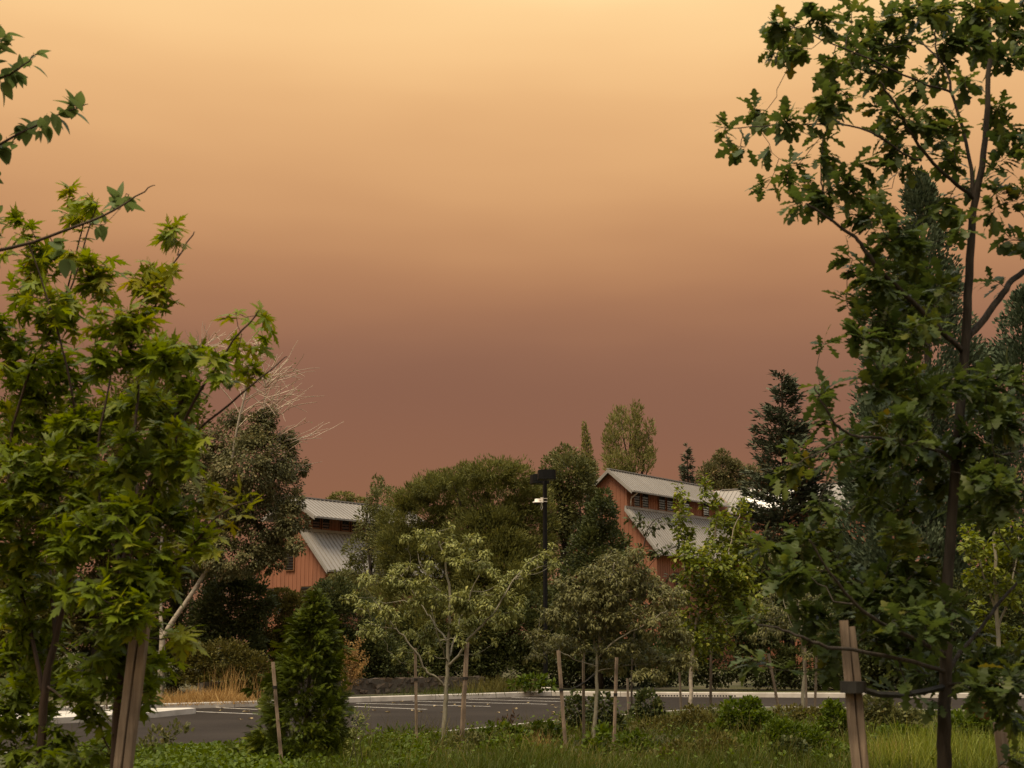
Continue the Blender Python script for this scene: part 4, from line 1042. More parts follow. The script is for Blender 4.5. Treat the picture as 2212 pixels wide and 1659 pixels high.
# ------------------------------------------------------------------ middle-distance and far trees, shrubs
bush('ash_tree', 'light green tree glimpsed between the maple branches', 'tree', 63., [(340, 900, 110, 120), (200, 1000, 130, 150), (80, 1000, 130, 170), (300, 1120, 110, 100), (150, 1230, 150, 120), (260, 1300, 90, 80), (40, 1330, 120, 120), (380, 980, 60, 90), (380, 1180, 60, 80)],
     'olive', 4.5, 3.6, trunk=200, trunk_r=.2, shell=.3, clump=.25, dspread=1.2)
bush('hedge', 'overgrown hedge behind the kerb below the light green tree', 'hedge', 66., [(40, 1420, 90, 80), (150, 1420, 90, 80), (260, 1420, 80, 80), (360, 1420, 70, 80), (420, 1300, 60, 90), (330, 1300, 80, 90), (90, 1300, 110, 90), (430, 1200, 50, 60), (-60, 1400, 80, 90)], 'broad', 3.6, 4, clump=.24)
bush('hedge', 'dark undergrowth behind the stone wall and the lamp post', 'hedge', 73., [(700, 1430, 70, 60), (800, 1430, 70, 60), (900, 1440, 80, 60), (1000, 1440, 80, 60), (1100, 1440, 80, 60), (1200, 1430, 80, 70), (1300, 1430, 80, 70), (1400, 1430, 70, 60), (1200, 1330, 70, 60), (860, 1370, 70, 50), (1010, 1380, 80, 50), (1120, 1360, 80, 60)], 'dark_broad', 3.4, 4.5, clump=.24)
bush('shrub', 'dark rounded shrub below the leaning birch', 'shrub', 62., [(500, 1310, 75, 75), (545, 1300, 50, 60), (455, 1340, 50, 60), (500, 1400, 80, 60)], 'dark_broad', 3.2, 5, clump=.24)
bush('shrub', 'olive shrub growing at the foot of the red-orange gable', 'shrub', 64., [(600, 1350, 50, 60), (640, 1330, 40, 50), (585, 1420, 60, 60), (650, 1420, 60, 70), (610, 1290, 30, 20)], 'olive', 3.0, 5, clump=.24)
bush('shrub', 'brownish scrub behind the dry grass at the kerb', 'shrub', 59., [(480, 1420, 60, 40), (430, 1440, 40, 40), (540, 1450, 55, 40), (480, 1470, 90, 25), (400, 1400, 30, 30)], 'olive', 3.0, 4, clump=.24)
bush('shrub', 'dark green shrub behind the conical evergreen', 'shrub', 66., [(760, 1340, 60, 70), (720, 1290, 50, 40), (780, 1410, 70, 60), (700, 1390, 60, 70), (830, 1430, 60, 50)], 'dark_broad', 3.0, 5, clump=.24)
bush('hazel_tree', 'small-leaved tree crowding the lower roof of the red-orange building', 'tree', 82., [(825, 1085, 34, 42), (800, 1130, 36, 45), (835, 1165, 50, 45), (775, 1185, 32, 36), (800, 1240, 60, 42), (740, 1255, 36, 22), (700, 1275, 34, 16), (760, 1290, 70, 36), (850, 1230, 40, 60), (815, 1050, 14, 22)],
     'broad', 2.8, 2.6, trunk=810, trunk_r=.16, clump=.3, shell=.2, dspread=1.5)
bush('willow_tree', 'broad domed willow with feathery pale top behind the lamp post', 'tree', 76., [(1000, 1100, 120, 100), (905, 1120, 90, 80), (1085, 1085, 100, 95), (1140, 1150, 70, 110), (950, 1220, 120, 90), (1080, 1250, 110, 110), (1150, 1330, 70, 90), (860, 1190, 55, 55), (980, 1340, 140, 80), (870, 1320, 90, 80),
     (1060, 1018, 80, 24), (975, 1035, 50, 24), (1120, 1030, 40, 26), (930, 1050, 40, 26), (890, 1075, 40, 30), (900, 1410, 110, 50), (1050, 1410, 120, 50), (1160, 1420, 60, 40), (1050, 1170, 110, 90), (1010, 1250, 80, 80), (1120, 1230, 80, 80)],
     'willow', 3.8, 4.6, tm=NARROW, trunk=1030, trunk_r=.28, up=.55, aspect=.26, clump=.20, dspread=1.2, even=.3, shell=.38)
bush('plane_tree', 'broad-leaved tree with brownish tints right behind the lamp heads', 'tree', 84., [(1230, 1030, 50, 50), (1205, 1095, 50, 70), (1255, 1090, 50, 55), (1195, 1010, 24, 30), (1225, 1170, 60, 70), (1265, 1020, 26, 36), (1180, 1060, 30, 40), (1220, 985, 30, 22)], 'broad', 3.2, 4.5, trunk=1225, trunk_r=.2, clump=.28, dspread=1.2)
bush('oak_tree', 'dark dense oak against the gable of the clerestory building', 'tree', 70., [(1298, 1120, 36, 50), (1285, 1190, 60, 65), (1310, 1240, 60, 60), (1245, 1270, 55, 60), (1320, 1180, 40, 50), (1280, 1320, 80, 60), (1260, 1400, 80, 60), (1350, 1290, 40, 60), (1305, 1080, 18, 24), (1340, 1400, 60, 60)], 'dark_broad', 3.4, 5, trunk=1295, trunk_r=.2, clump=.26, dspread=1.0)
bush('poplar_tree', 'tall windblown poplar rising behind the clerestory roof', 'tree', 150., [(1328, 945, 22, 62), (1342, 905, 16, 32), (1368, 930, 20, 55), (1376, 890, 14, 24), (1395, 985, 22, 40), (1335, 1000, 32, 30), (1403, 930, 12, 28), (1365, 1000, 34, 30), (1380, 960, 18, 40), (1315, 970, 14, 50), (1350, 1060, 40, 50), (1405, 990, 10, 30)],
     'poplar', 4.0, 2.8, tm=NARROW, aspect=.3, trunk=1355, trunk_r=.4, up=1.1, out=.3, clump=.22, shell=.2, dspread=1.5, even=.35)
bush('poplar_tree', 'slim spire of a poplar above the brownish broad-leaved tree', 'tree', 140., [(1268, 985, 13, 45), (1264, 945, 6, 28), (1275, 1030, 18, 40), (1285, 1060, 18, 30), (1262, 920, 3, 12)], 'poplar', 2.3, 3, trunk=1270, trunk_r=.3, up=.8, clump=.25, shell=.2)
bush('poplar_tree', 'pale green tree top peeping over the ridge of the red-orange building', 'tree', 125., [(740, 1076, 30, 14), (770, 1085, 26, 12), (715, 1085, 16, 10), (745, 1120, 50, 30)], 'poplar', 2.4, 4, trunk=745, trunk_r=.3, clump=.25)
bush('alder_tree', 'olive tree beside the small dark fir behind the roof', 'tree', 138., [(1560, 1015, 38, 34), (1535, 1030, 30, 30), (1590, 1030, 30, 36), (1560, 985, 16, 14), (1575, 1070, 60, 40), (1640, 1040, 50, 40)], 'birch', 2.4, 4, trunk=1562, trunk_r=.3, clump=.26)
bush('hedge', 'dark leafy hedge behind the kerb beyond the leaning stake', 'hedge', 68., [(1480, 1430, 60, 50), (1560, 1430, 70, 50), (1650, 1430, 70, 55), (1740, 1440, 70, 50), (1830, 1430, 70, 60), (1920, 1420, 70, 60), (2010, 1420, 70, 60), (2110, 1420, 80, 60), (2200, 1420, 60, 70), (1520, 1370, 60, 40), (1640, 1350, 70, 50), (1760, 1340, 70, 50), (1430, 1440, 40, 40),
     (1900, 1330, 80, 60), (2050, 1310, 80, 70), (2180, 1320, 70, 70)], 'dark_broad', 3.5, 4.2, clump=.24)
bush('laurel_tree', 'dark evergreen mass filling in under the spruce', 'tree', 72., [(1650, 1250, 60, 60), (1720, 1230, 60, 70), (1780, 1260, 60, 60), (1600, 1290, 50, 50), (1690, 1300, 80, 40), (1830, 1230, 50, 70)], 'shrub_dark', 3.4, 5, trunk=1710, trunk_r=.15, clump=.24)

# ------------------------------------------------------------------ conifers
def conifer(name, label, D, apex, base_y, hw, mat, n_whorl, per, tuft_px, tuft_n, rise=.15, droop=.25, cones=False, gap=0.0, tm=NARROW, trunk_mat='bark', hw_pow=.8, density=1.0, lean=0.0, wid=.34):
    top = Q(apex[0], apex[1], D); X = top[0]
    bz = -.05; h = top[2] - bz; zb = max(Q(apex[0], base_y, D)[2], .4)
    t = thing(name, label, 'conifer', (X, D, bz))
    mb = MB(); mb.tube([(X, D, bz), (X + lean * .3, D, h * .5), (X, D, top[2])], [h * .016 + .06, h * .010 + .03, .02], 7)
    ob('trunk', mb.mesh('trunk', True), trunk_mat, t)
    R = hw / K / F * D
    PO = []; AX = []; CO = []
    bb = MB()
    for w in range(n_whorl):
        f = (w + rng.uniform(0, .8)) / n_whorl
        z = top[2] - f * (top[2] - zb)
        rad = R * (f ** hw_pow) * 1.0 + .10
        m = max(4, int(per * (.45 + f)))
        for k in range(m):
            if rng.uniform() < gap: continue
            an = rng.uniform(0, 2 * math.pi); ln_ = rad * rng.uniform(.68, 1.12); zk = z + rng.normal() * .7 * (top[2] - zb) / n_whorl
            d = np.array([math.cos(an), math.sin(an), 0])
            s = np.linspace(0, 1, 7)[:, None]
            pth = np.array([X, D, zk]) + d * ln_ * s + ZD * (ln_ * (rise * s - droop * s * s + .28 * droop * s ** 4 * 2))
            bb.tube(pth, np.linspace(.012 + .01 * ln_, .006, 7), 3, False)
            q = max(5, int(tuft_n * (.3 + ln_ / R) * density))
            u = rng.uniform(.12, 1, q) ** .75
            pp = np.stack([np.interp(u, s[:, 0], pth[:, i]) for i in range(3)], 1)
            side = np.array([-d[1], d[0], 0])
            lat = rng.normal(0, 1, q)[:, None]
            pp = pp + side * lat * (.16 * ln_ * (1.15 - u))[:, None] * 1.4 + rng.normal(0, .09, (q, 3)) - ZD * np.abs(rng.normal(0, .05 * ln_ * .5, q))[:, None]
            PO.append(pp); AX.append(d * .9 + side * np.sign(lat) * .5 + sph(q) * .45 + ZD * (.25 + .2 * u[:, None]))
            if cones and f < .75:
                c = rng.integers(0, q, max(1, q // 7)); CO.append(pp[c] - ZD * .06)
    PO = np.concatenate(PO); AX = np.concatenate(AX); n = len(PO)
    sz = tuft_px / F * D * rng.uniform(.6, 1.3, n)
    r = np.hypot(PO[:, 0] - X, PO[:, 1] - D)
    foliage('crown', mat, t, tm, PO, AX, nrmz(sph(n) + ZD), sz, .35 + rng.normal(0, .16, n), wid=sz * wid / .26 if tm is NARROW else None)
    stuff(ob('branches', bb.mesh('branches', True), trunk_mat, t))
    if cones:
        CO = np.concatenate(CO); n = len(CO)
        s = 2.6 / F * D * rng.uniform(.6, 1.2, n)
        stuff(foliage('cones', 'cones', t, ROUND, CO, sph(n) * .3 - ZD, sph(n), s, rng.uniform(0, 1, n)))
    return t
rng = np.random.default_rng(5)
conifer('spruce_tree', 'ragged spruce with bluish tips and hanging brown cones', 74., (1688, 815), 1400, 150, 'spruce', 34, 13, 6.2, 66, rise=.50, droop=.34, cones=True, gap=.16, hw_pow=.62, density=1.4)
conifer('fir_tree', 'small dark fir standing behind the roof ridge', 140., (1485, 972), 1180, 52, 'spruce', 26, 10, 3.4, 50, rise=.3, droop=.3, hw_pow=.9)
# dense glaucous cypress-like trees: clumped plumes over a cone
def cypress(name, label, D, apex, base, prof, mat, n, leaf_px):
    top = Q(*apex, D); X = top[0]
    t = thing(name, label, 'conifer', (X, D, -.05))
    mb = MB(); mb.tube([(X, D, -.05), (X, D, top[2] * .5), (X, D, top[2] - .1)], [.38, .2, .03], 8); ob('trunk', mb.mesh('trunk', True), 'bark', t)
    ys = np.array([p[0] for p in prof], float); hs = np.array([p[1] for p in prof], float); cx = np.array([p[2] for p in prof], float)
    kc = 680
    yy = apex[1] + (base - apex[1]) * rng.uniform(0.0, 1, kc) ** .8
    PO = []; AX = []; VA = []
    for y in yy:
        w = np.interp(y, ys, hs); c = np.interp(y, ys, cx)
        an = rng.uniform(0, 2 * math.pi); rr = rng.uniform(.30, 1.02)
        C = Q(c, y, D); R = w / K / F * D
        d = np.array([math.cos(an), math.sin(an), 0])
        cen = C + d * R * rr
        m = int(n / kc); s = .30 + .13 * R
        q = sph(m) * (rng.uniform(0, 1, m) ** .5)[:, None]
        pp = cen + q * np.array([s, s, s * 1.25]) + d * s * .3
        PO.append(pp); AX.append(d * .7 + ZD * .85 + q * .6 + .3 * sph(m)); VA.append(np.full(m, .38 + rng.normal() * .12) + rng.normal(0, .13, m))
    PO = np.concatenate(PO); AX = np.concatenate(AX); VA = np.concatenate(VA); m = len(PO)
    sz = leaf_px / F * D * rng.uniform(.6, 1.3, m)
    foliage('crown', mat, t, NARROW, PO, AX, nrmz(sph(m) + ZD * .4), sz, VA, wid=sz * 2.1)
    return t
cypress('cypress_tree', 'towering blue-green cypress rising behind the big oak', 70., (1985, 378), 1480, [(378, 3, 1985), (430, 28, 1985), (520, 52, 1990), (640, 88, 1995), (760, 122, 1985), (860, 140, 1972), (1000, 142, 1965), (1200, 145, 1965), (1480, 140, 1965)], 'cypress', 62000, 5.2)
cypress('cypress_tree', 'shorter blue-green cypress cut off beyond the thick oak limb', 72., (2218, 620), 1480, [(620, 3, 2218), (680, 40, 2218), (780, 75, 2218), (900, 95, 2215), (1480, 110, 2215)], 'cypress', 36000, 5.2)

# ------------------------------------------------------------------ conical evergreen in the strip
def thuja():
    D = 27.5
    base = Q(660, 1400, D); base[2] = -.03
    t = thing('arborvitae', 'dense dark green conical evergreen beside a single leaning stake', 'conifer', base)
    top = Q(682, 1278, D)
    mb = MB(); mb.tube([base, (base + top) / 2, top - ZD * .1], [.05, .03, .008], 7); ob('trunk', mb.mesh('trunk', True), 'bark', t)
    prof = [(1278, 6, 684), (1320, 30, 682), (1380, 52, 674), (1440, 74, 664), (1500, 96, 657), (1560, 116, 654), (1610, 122, 655), (1660, 104, 655)]
    ys = np.array([p[0] for p in prof], float); hs = np.array([p[1] for p in prof], float); cx = np.array([p[2] for p in prof], float)
    PO = []; AX = []; NO = []; VA = []
    for _ in range(430):
        y = 1280 + 382 * rng.uniform() ** .72
        w = np.interp(y, ys, hs) * rng.uniform(.40, 1.08); c = np.interp(y, ys, cx)
        an = rng.uniform(0, 2 * math.pi); d = np.array([math.cos(an), math.sin(an), 0])
        w *= 1 + .16 * math.sin(3 * an + y * .045) + .12 * math.sin(7 * an - y * .09)
        cen = Q(c, y, D) + d * w / K / F * D
        m = 34; s = rng.uniform(.06, .20)
        q = sph(m) * (rng.uniform(0, 1, m) ** .5)[:, None]
        PO.append(cen + q * np.array([s, s, s * .8]) - d * .08)
        AX.append(d * .9 + ZD * rng.uniform(-.35, .45) + q * .8 + .45 * sph(m))
        side = np.cross(d, ZD); NO.append(nrmz(side * rng.normal() + ZD * .8 + .6 * sph(m)))
        VA.append(np.full(m, .34 + rng.normal() * .20) + rng.normal(0, .16, m))
    PO = np.concatenate(PO); AX = np.concatenate(AX); NO = np.concatenate(NO); VA = np.concatenate(VA)
    k = PO[:, 2] > .04
    foliage('crown', 'thuja', t, SPRAY, PO[k], AX[k], NO[k], rng.uniform(.06, .17, k.sum()), VA[k])
thuja()

# ------------------------------------------------------------------ stakes
def stake(label, top, bot, D, w, mat='wood', tie=None, double=False, dD=0.0, tie_to=None, group=None):
    a = Q(bot[0], bot[1], D); b = Q(top[0], top[1], D + dD)
    d = (b - a) / (b[2] - a[2]); z0 = gz(D) - .12
    foot = a + d * (z0 - a[2])
    t = thing('tree_stake', label, 'stake', foot + d * .1, group)
    m = MB()
    offs = ((-.235, 0), (.25, .06)) if double else ((0, 0),)
    for oi, (ox, oy) in enumerate(offs):
        ww = w * (.52 if double else 1.0)
        m = MB(); pts = []
        nseg = 9
        for i in range(nseg):
            f = i / (nseg - 1); pts.append(foot + (b - foot) * f * (1 if oi == 0 else .985) + np.array([ox * w, oy * w, 0]) + np.append(rng.normal(0, w * .025, 2), 0))
        m.tube(pts, ww * .62 * rng.uniform(.95, 1.05, nseg), 4 if not double else 5)
        ob('post', m.mesh('post'), mat, t)
    if tie:
        c = foot + (b - foot) * tie
        m = MB(); hh = w * .55 + .008
        m.tube([c - ZD * (.018 + w * .12), c + ZD * (.018 + w * .12)], w * .62 + .006 + (w * .14 if double else 0), 10)
        if tie_to is not None:
            e = Q(tie_to[0], tie_to[1], D + tie_to[2])
            m.tube(curve_pts(c, e, 5, -.06, .01), .010 + w * .08, 5)
        ob('tie_band', m.mesh('tie_band'), 'rubber', t)
    return t
stake('stake leaning against the conical evergreen', (589, 1430), (606, 1622), 28.6 - 2.2, .055, tie=.78)
stake('thin stake between the conical evergreen and the fullest dogwood', (897, 1400), (900, 1602), 32.0, .055, tie=.70)
stake('thick reddish stake tied to the fullest dogwood, leaning outward', (1009, 1388), (997, 1608), 31.6, .085, tie=.68)
stake('stake leaning away from the three-staked dogwood', (1206, 1405), (1222, 1618), 31.0, .062, tie=.63, tie_to=(1285, 1455, 1.4))
stake('upright grey stake close behind the three-staked dogwood', (1260, 1405), (1261, 1592), 33.8, .055, 'wood_old', tie=.66)
stake('stake on the linden side of the three-staked dogwood', (1332, 1420), (1326, 1618), 31.4, .058, tie=.62)
stake('short grey stake next to the sparse oak sapling', (1355, 1465), (1358, 1548), 43.0, .055, 'wood_old')
stake('weathered stake beside the pale linden trunk', (1468, 1452), (1471, 1528), 44.2, .055, 'wood_old')
stake('grey stake standing alone against the dark hedge', (1536, 1405), (1535, 1515), 45.0, .065, 'wood_old')
stake('leaning pale stake before the dark hedge', (1660, 1412), (1681, 1525), 46.0, .065, 'wood_old')
stake('thin stake touching the trunk of the hedge-side dogwood', (1739, 1400), (1742, 1525), 45.8, .055, 'wood_old')
stake('pale upright stake between the hedge-side dogwood and the big oak', (1764, 1402), (1761, 1512), 46.8, .06, 'wood_old')
stake('thick brown stake strapped to the big oak with a black band', (1830, 1340), (1860, 1668), 7.1, .072, tie=.84, tie_to=(2045, 1482, .40), double=True)
stake('brown stake under the low leaves beyond the big oak', (2158, 1560), (2172, 1668), 8.6, .06)
stake('doubled reddish stake beside the maple trunk', (308, 1308), (262, 1668), 7.1, .082, double=True)
stake('distant pale stake glimpsed behind the maple trunk', (232, 1445), (231, 1502), 50.0, .06, 'wood_old')

# ------------------------------------------------------------------ planting strip: shrubs, weeds, grass
sk = dict(group='shrubs in the planting strip', stems=True, trunk_r=.03)
bush('shrub', 'dark twiggy shrub behind the leaning stake of the three-staked dogwood', 'shrub', 37., [(1240, 1535, 22, 40), (1255, 1570, 25, 30), (1228, 1560, 16, 30)], 'shrub_dark', 4.0, 2.6, tm=ROUND, clump=.3, **sk)
bush('shrub', 'dark upright shrub against the dull dogwood trunk', 'shrub', 36., [(1300, 1535, 30, 42), (1325, 1570, 28, 30), (1290, 1580, 25, 22)], 'shrub_dark', 4.0, 2.8, tm=ROUND, clump=.3, **sk)
bush('shrub', 'dark glossy shrub at the foot of the sparse oak sapling', 'shrub', 40., [(1400, 1530, 32, 38), (1380, 1560, 30, 30), (1425, 1565, 25, 24)], 'shrub_dark', 4.0, 3.2, tm=ROUND, clump=.3, **sk)
bush('shrub', 'brown tinted low scrub below the pale linden trunk', 'shrub', 37., [(1420, 1580, 60, 28), (1480, 1575, 55, 34), (1530, 1580, 45, 36), (1500, 1550, 30, 22), (1450, 1600, 60, 22)], 'olive', 3.6, 3.2, clump=.28, **sk)
bush('shrub', 'green shrub hiding the kerb under the leaning pale stake', 'shrub', 35., [(1600, 1550, 50, 36), (1640, 1565, 50, 30), (1575, 1580, 45, 28), (1620, 1525, 26, 18)], 'weed', 3.8, 3.4, tm=ROUND, clump=.28, **sk)
bush('shrub', 'yellow-green shrub mound in front of the leaning pale stake', 'shrub', 30., [(1640, 1620, 80, 36), (1720, 1595, 70, 34), (1590, 1630, 60, 30), (1760, 1620, 60, 34), (1690, 1575, 40, 18)], 'weed', 3.8, 3.6, clump=.26, **sk)
bush('shrub', 'small dark shrub nestled in the yellow-green mound', 'shrub', 27.8, [(1705, 1625, 40, 28), (1690, 1640, 36, 22)], 'shrub_dark', 3.8, 3.2, tm=ROUND, clump=.3, **sk)
bush('shrub', 'round shrub beside the thick oak stake', 'shrub', 34., [(1810, 1560, 40, 30), (1790, 1590, 40, 28), (1830, 1600, 36, 30), (1795, 1530, 20, 16)], 'weed', 4.0, 3.4, tm=ROUND, clump=.28, **sk)
bush('shrub', 'darker shrub between the thick oak stake and the oak trunk', 'shrub', 36., [(1890, 1525, 34, 26), (1920, 1550, 50, 28), (1880, 1565, 36, 26), (1960, 1560, 40, 30)], 'broad', 4.0, 3.4, tm=ROUND, clump=.28, **sk)
bush('shrub', 'leafy shrub beyond the oak trunk', 'shrub', 33., [(2080, 1570, 50, 34), (2140, 1560, 50, 40), (2190, 1590, 40, 40), (2110, 1610, 50, 24)], 'weed', 4.0, 3.4, tm=ROUND, clump=.28, **sk)
for lab, D_, bl, mt, lp, tmm in [
    ('pale green weedy shrub beside the three-staked dogwood, nearer the lamp post', 33.5, [(1175, 1578, 36, 22), (1150, 1596, 40, 20), (1195, 1600, 30, 22)], 'weed', 4.0, OVATE),
    ('low leafy shrub between the reddish stake and the leaning stake', 30.0, [(1100, 1612, 46, 20), (1060, 1622, 36, 16), (1140, 1625, 36, 18)], 'weed', 4.4, OVATE),
    ('dim leafy shrub at the foot of the fullest dogwood', 31.6, [(1010, 1600, 30, 18), (975, 1610, 24, 14)], 'broad', 4.0, OVATE),
    ('leafy clump in front of the thin stake beside the conical evergreen', 28.0, [(860, 1628, 50, 18), (810, 1636, 46, 18), (905, 1640, 40, 14)], 'weed', 4.6, OVATE),
    ('wide-spreading shrub in front of the brown tinted scrub', 28.6, [(1480, 1628, 60, 26), (1545, 1620, 55, 32), (1420, 1640, 46, 18)], 'olive', 4.0, DIAM),
    ('fresh green shrub on the linden side of the dull dogwood', 30.8, [(1365, 1605, 34, 26), (1395, 1622, 36, 22)], 'weed', 4.2, ROUND),
    ('light leafy shrub before the thick oak stake', 27.2, [(1800, 1640, 50, 20), (1850, 1632, 36, 20)], 'weed', 4.2, DIAM),
    ('bushy green shrub behind the bright grass beside the oak trunk', 31.0, [(1965, 1598, 40, 28), (1930, 1590, 34, 24), (2000, 1606, 30, 24)], 'weed', 4.2, ROUND),
    ('olive shrub against the kerb beyond the hedge-side dogwood', 42.0, [(1700, 1545, 40, 20), (1740, 1550, 34, 18), (1780, 1545, 30, 18)], 'olive', 3.6, DIAM),
    ('grey-green shrub against the kerb below the grey lone stake', 41.0, [(1550, 1545, 34, 22), (1520, 1556, 30, 18)], 'broad', 3.6, DIAM)]:
    bush('shrub', lab, 'shrub', D_, bl, mt, lp, 2.8, tm=tmm, clump=.3, **sk)
wk = dict(group='broad-leaved weeds in the strip', stems=True, trunk_r=.02)
bush('weed', 'tall pale broad-leaved weed between the stakes of the dull dogwood', 'plant', 29.5, [(1290, 1600, 30, 18), (1280, 1630, 40, 26), (1310, 1580, 16, 12)], 'weed', 6.5, 2.2, tm=OVATE, clump=.4, aspect=.5, **wk)
bush('weed', 'spreading strap-leaved weed at the kerb near the thin stake', 'plant', 33.2, [(870, 1588, 50, 16), (840, 1604, 40, 14), (910, 1592, 26, 12)], 'weed', 7, 2.0, tm=NARROW, clump=.4, aspect=.2, **wk)
bush('weed', 'leafy weed clump near the fullest dogwood trunk', 'plant', 32.0, [(1040, 1590, 30, 16), (1080, 1580, 34, 18), (1120, 1590, 30, 16), (930, 1600, 30, 14)], 'weed', 5.0, 2.4, tm=OVATE, clump=.4, **wk)
bush('weed', 'reddish weed spikes beside the near kerb', 'plant', 34.5, [(1095, 1560, 10, 14), (1110, 1555, 8, 16), (1080, 1565, 8, 12)], 'cones', 4.0, 1.6, tm=NARROW, up=1.2, clump=.4, **wk)
bush('weed', 'tall thin stemmed weed against the asphalt near the kerbed island', 'plant', 29.0, [(340, 1600, 24, 30), (370, 1585, 16, 24), (320, 1620, 30, 20), (395, 1575, 14, 12)], 'broad', 4.5, 1.0, tm=OVATE, clump=.4, up=.8, **wk)
bush('weed', 'pale weed stalks before the conical evergreen', 'plant', 25.6, [(770, 1560, 8, 30), (790, 1545, 8, 22), (760, 1600, 10, 30)], 'dogwood', 4.0, 1.3, tm=NARROW, clump=.4, up=.6, **wk)
bush('weed', 'big-leaved weed on the far kerb at the lamp post foot', 'plant', 64.5, [(1150, 1472, 34, 12), (1120, 1480, 26, 9), (1180, 1482, 26, 8)], 'weed', 4.5, 2.4, tm=OVATE, clump=.4, **wk)

def ground_leaves(name, label, cat, region, n, tm, mat, size, h, D0, D1):
    x0, x1 = region
    D = D0 + (D1 - D0) * rng.uniform(0, 1, n)
    px = rng.uniform(x0, x1, n)
    X = (px - CX) / F * D
    yk = line_y(near, X); k = D < yk - .35
    X, D = X[k], D[k]; n = len(X)
    cl = .5 + .5 * np.sin(X * 2.3 + 1.3 * np.sin(D * 1.7)) * np.sin(D * 1.9 + X * .7)
    Z = rng.uniform(.02, 1, n) * h * (.45 + .75 * cl) * np.clip(.25 + .35 * (line_y(near, X) - D), .25, 1)
    p = np.stack([X, D, Z], 1)
    o = foliage(name, mat, None, tm, p, sph(n) + [0, 0, .35], nrmz(sph(n) * .7 + [0, 0, 1]), size * rng.uniform(.6, 1.3, n), .35 + .25 * cl + rng.normal(0, .17, n))
    tag(o, label, cat)
    return o
ground_leaves('ground_cover', 'low trailing leafy ground cover along the near kerb', 'plant', (90, 430), 15000, ROUND, 'weed', .085, .30, 24.5, 33.5)
ground_leaves('ground_cover', 'mixed leafy weeds among the strip grass', 'plant', (330, 1060), 5000, ROUND, 'weed', .075, .34, 24.5, 46.)
def grass(name, label, cat, px_rng, D_rng, n, mat, hmin, hmax, w=.009, clumped=True, limit=True):
    D = rng.uniform(*D_rng, n); X = (rng.uniform(*px_rng, n) - CX) / F * D
    if limit:
        yk = line_y(near, X); k = D < yk - .25
        X, D = X[k], D[k]
    n = len(X)
    hh = .5 + .5 * np.sin(X * 1.3 + 2 * np.sin(D * .9)) * np.cos(D * 1.1 - X * .5)
    size = (hmin + (hmax - hmin) * hh ** 1.5) * rng.uniform(.45, 1.4, n)
    if limit: size = size * np.clip(.16 + .22 * (line_y(near, X) - D), .16, 1)
    p = np.stack([X, D, np.full(n, -.02)], 1)
    lean = np.stack([rng.normal(.10, .38, n), rng.normal(0, .38, n), np.ones(n)], 1)
    o = foliage(name, mat, None, BLADE, p, lean, nrmz(sph(n) * [1, 1, .2]), size, .22 + .25 * hh + .32 * (.5 + .5 * np.sin(X * .83 + 1.1) * np.sin(D * .71 + .6 * X)) + rng.normal(0, .18, n), wid=np.full(n, w) * rng.uniform(.7, 1.6, n))
    tag(o, label, cat)
    return o
grass('grass', 'long green grass filling the planting strip', 'grass', (60, 1230), (24., 47.), 62000, 'grass', .12, .36, .012)
grass('grass', 'long arching grass at the front of the strip', 'grass', (300, 1040), (23.5, 28.0), 12000, 'grass', .22, .50, .011)
grass('grass', 'scattered olive seed grass rising above the strip', 'grass', (330, 1040), (24., 40.), 5000, 'olive', .35, .70, .009)
grass('grass', 'bright tall grass tuft area between the oak stake and trunk', 'grass', (860, 1030), (24.5, 29.), 4500, 'linden', .4, .75, .010)
def tuft(label, cx, cy, D, n, h, spread, mat='dry_grass', w=.006, group=None, lean=.35, name='dry_grass_tuft'):
    c = Q(cx, cy, D)
    t = thing(name, label, 'grass tuft', (c[0], D, gz(D) - .02), group)
    p = np.stack([c[0] + rng.normal(0, spread, n), D + rng.normal(0, spread * .6, n), np.full(n, gz(D) - .03)], 1)
    ax = np.stack([rng.normal(0, lean, n), rng.normal(0, lean, n), np.ones(n)], 1)
    foliage('blades', mat, t, BLADE, p, ax, nrmz(sph(n) * [1, 1, .2]), h * rng.uniform(.5, 1.2, n), rng.uniform(0, 1, n), wid=np.full(n, w) * rng.uniform(.7, 1.5, n))
    return t
tuft('golden dry grass heap on the far kerb in front of the brownish scrub', 450, 1500, 55.0, 1500, .58, .85, w=.016, lean=.6)
tuft('thin straw coloured grass on the far kerb by the peninsula', 370, 1505, 53.5, 500, .45, .6, w=.014, lean=.6)
tuft('straw coloured seed stalks standing up by the dry grass heap', 500, 1480, 56.0, 110, 1.25, .5, w=.016, lean=.14)
tuft('straw coloured grass tuft between the oak stake and the oak trunk', 1925, 1630, 26.6, 240, .60, .16)
tuft('straw coloured grass tuft beyond the oak trunk', 2040, 1640, 26.4, 120, .5, .12)
tuft('dry tuft at the front of the three-staked dogwood', 1262, 1640, 26.5, 160, .34, .2, lean=.8)
tuft('thin dry tuft in the grass between the two staked dogwoods', 1165, 1600, 30.0, 120, .5, .12)
tuft('rough dry grass strip beside the lamp post foot', 1075, 1480, 65.5, 900, .75, .9, w=.014, mat='olive')
tuft('wispy dry grass on the far kerb near the reddish stake', 950, 1490, 62.5, 600, .4, .9, w=.012, mat='grass')
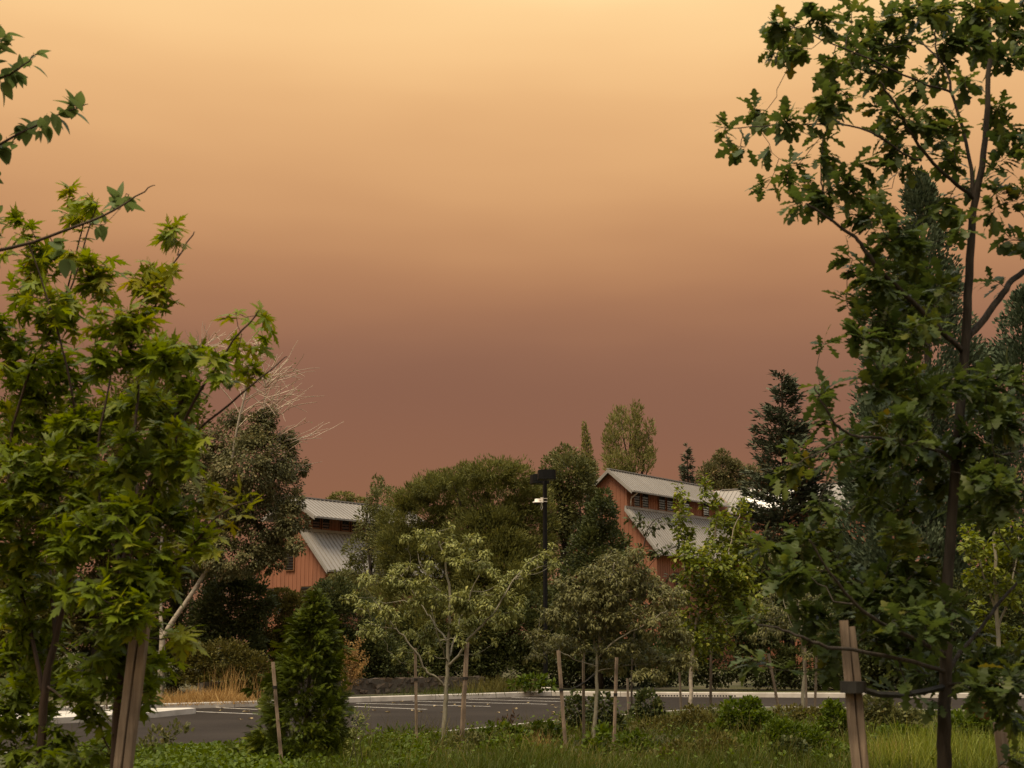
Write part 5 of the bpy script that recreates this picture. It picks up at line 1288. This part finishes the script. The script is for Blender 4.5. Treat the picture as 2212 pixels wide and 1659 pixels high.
# dry flowering plant above the stone wall
def dry_plant():
    D = 60.5; c = Q(748, 1500, D); base = np.array([c[0], D, -.02])
    t = thing('dry_plant', 'tall tan dried seed plant behind the conical evergreen', 'plant', base)
    mb = MB(); PO = []
    for i in range(26):
        e = Q(748 + rng.uniform(-8, 48), 1395 + rng.uniform(-20, 75), D + rng.normal() * .3)
        p = curve_pts(base + np.append(rng.normal(0, .1, 2), 0), e, 7, .10, .02); mb.tube(p, np.linspace(.012, .004, 7), 4)
        u = rng.uniform(.45, 1, 60)
        pp = np.stack([np.interp(u, np.linspace(0, 1, 7), p[:, k]) for k in range(3)], 1) + rng.normal(0, .07, (60, 3)); PO.append(pp)
    ob('stem', mb.mesh('stem', True), 'twig_dry', t)
    PO = np.concatenate(PO); n = len(PO)
    foliage('seed_heads', 'dry_grass', t, DIAM, PO, sph(n) + ZD * .4, sph(n), rng.uniform(.05, .11, n), rng.uniform(.1, .9, n))
dry_plant()
# dead brown leaf clump hanging on the oak
c = P(973.5, 707, 7.3)
t = thing('dead_leaf_clump', 'curled brown dead leaves caught low beside the oak trunk', 'leaf', c + np.array([0, 0, 0]))
n = 9
foliage('leaf', 'dead_leaf', t, OAK, c + rng.normal(0, .018, (n, 3)) + [0, 0, .03], sph(n) * .6 + [.6, 0, -.5], nrmz(sph(n) * .5 + [0, -1, .3]), rng.uniform(.07, .10, n), rng.uniform(.2, 1, n), kind=False)

# fallen leaves on the asphalt
for i in range(34):
    px, py = (rng.uniform(370, 590), rng.uniform(701, 716)) if i < 24 else (rng.uniform(200, 260), rng.uniform(708, 728))
    g = G(px, py, -.146)
    if g[1] > line_y(far, g[0]) - .3 or g[1] < line_y(near, g[0]) + .3: continue
    s = rng.uniform(.10, .20)
    V = OVATE[0] * s; V = V * [1.3, 1, 1]; V[:, 2] = np.abs(V[:, 0]) * .5 + .004 + .015 * (V[:, 1] / s) ** 2
    me = tri_mesh('fallen_leaf', V, OVATE[1], np.full(len(V), rng.uniform(0, 1)))
    o = ob('fallen_leaf', me, 'fallen', None, g); o.rotation_euler = (0, 0, rng.uniform(0, 6.28))
    tag(o, 'pale dry fallen leaf lying on the asphalt', 'leaf', 'fallen leaves on the car park')
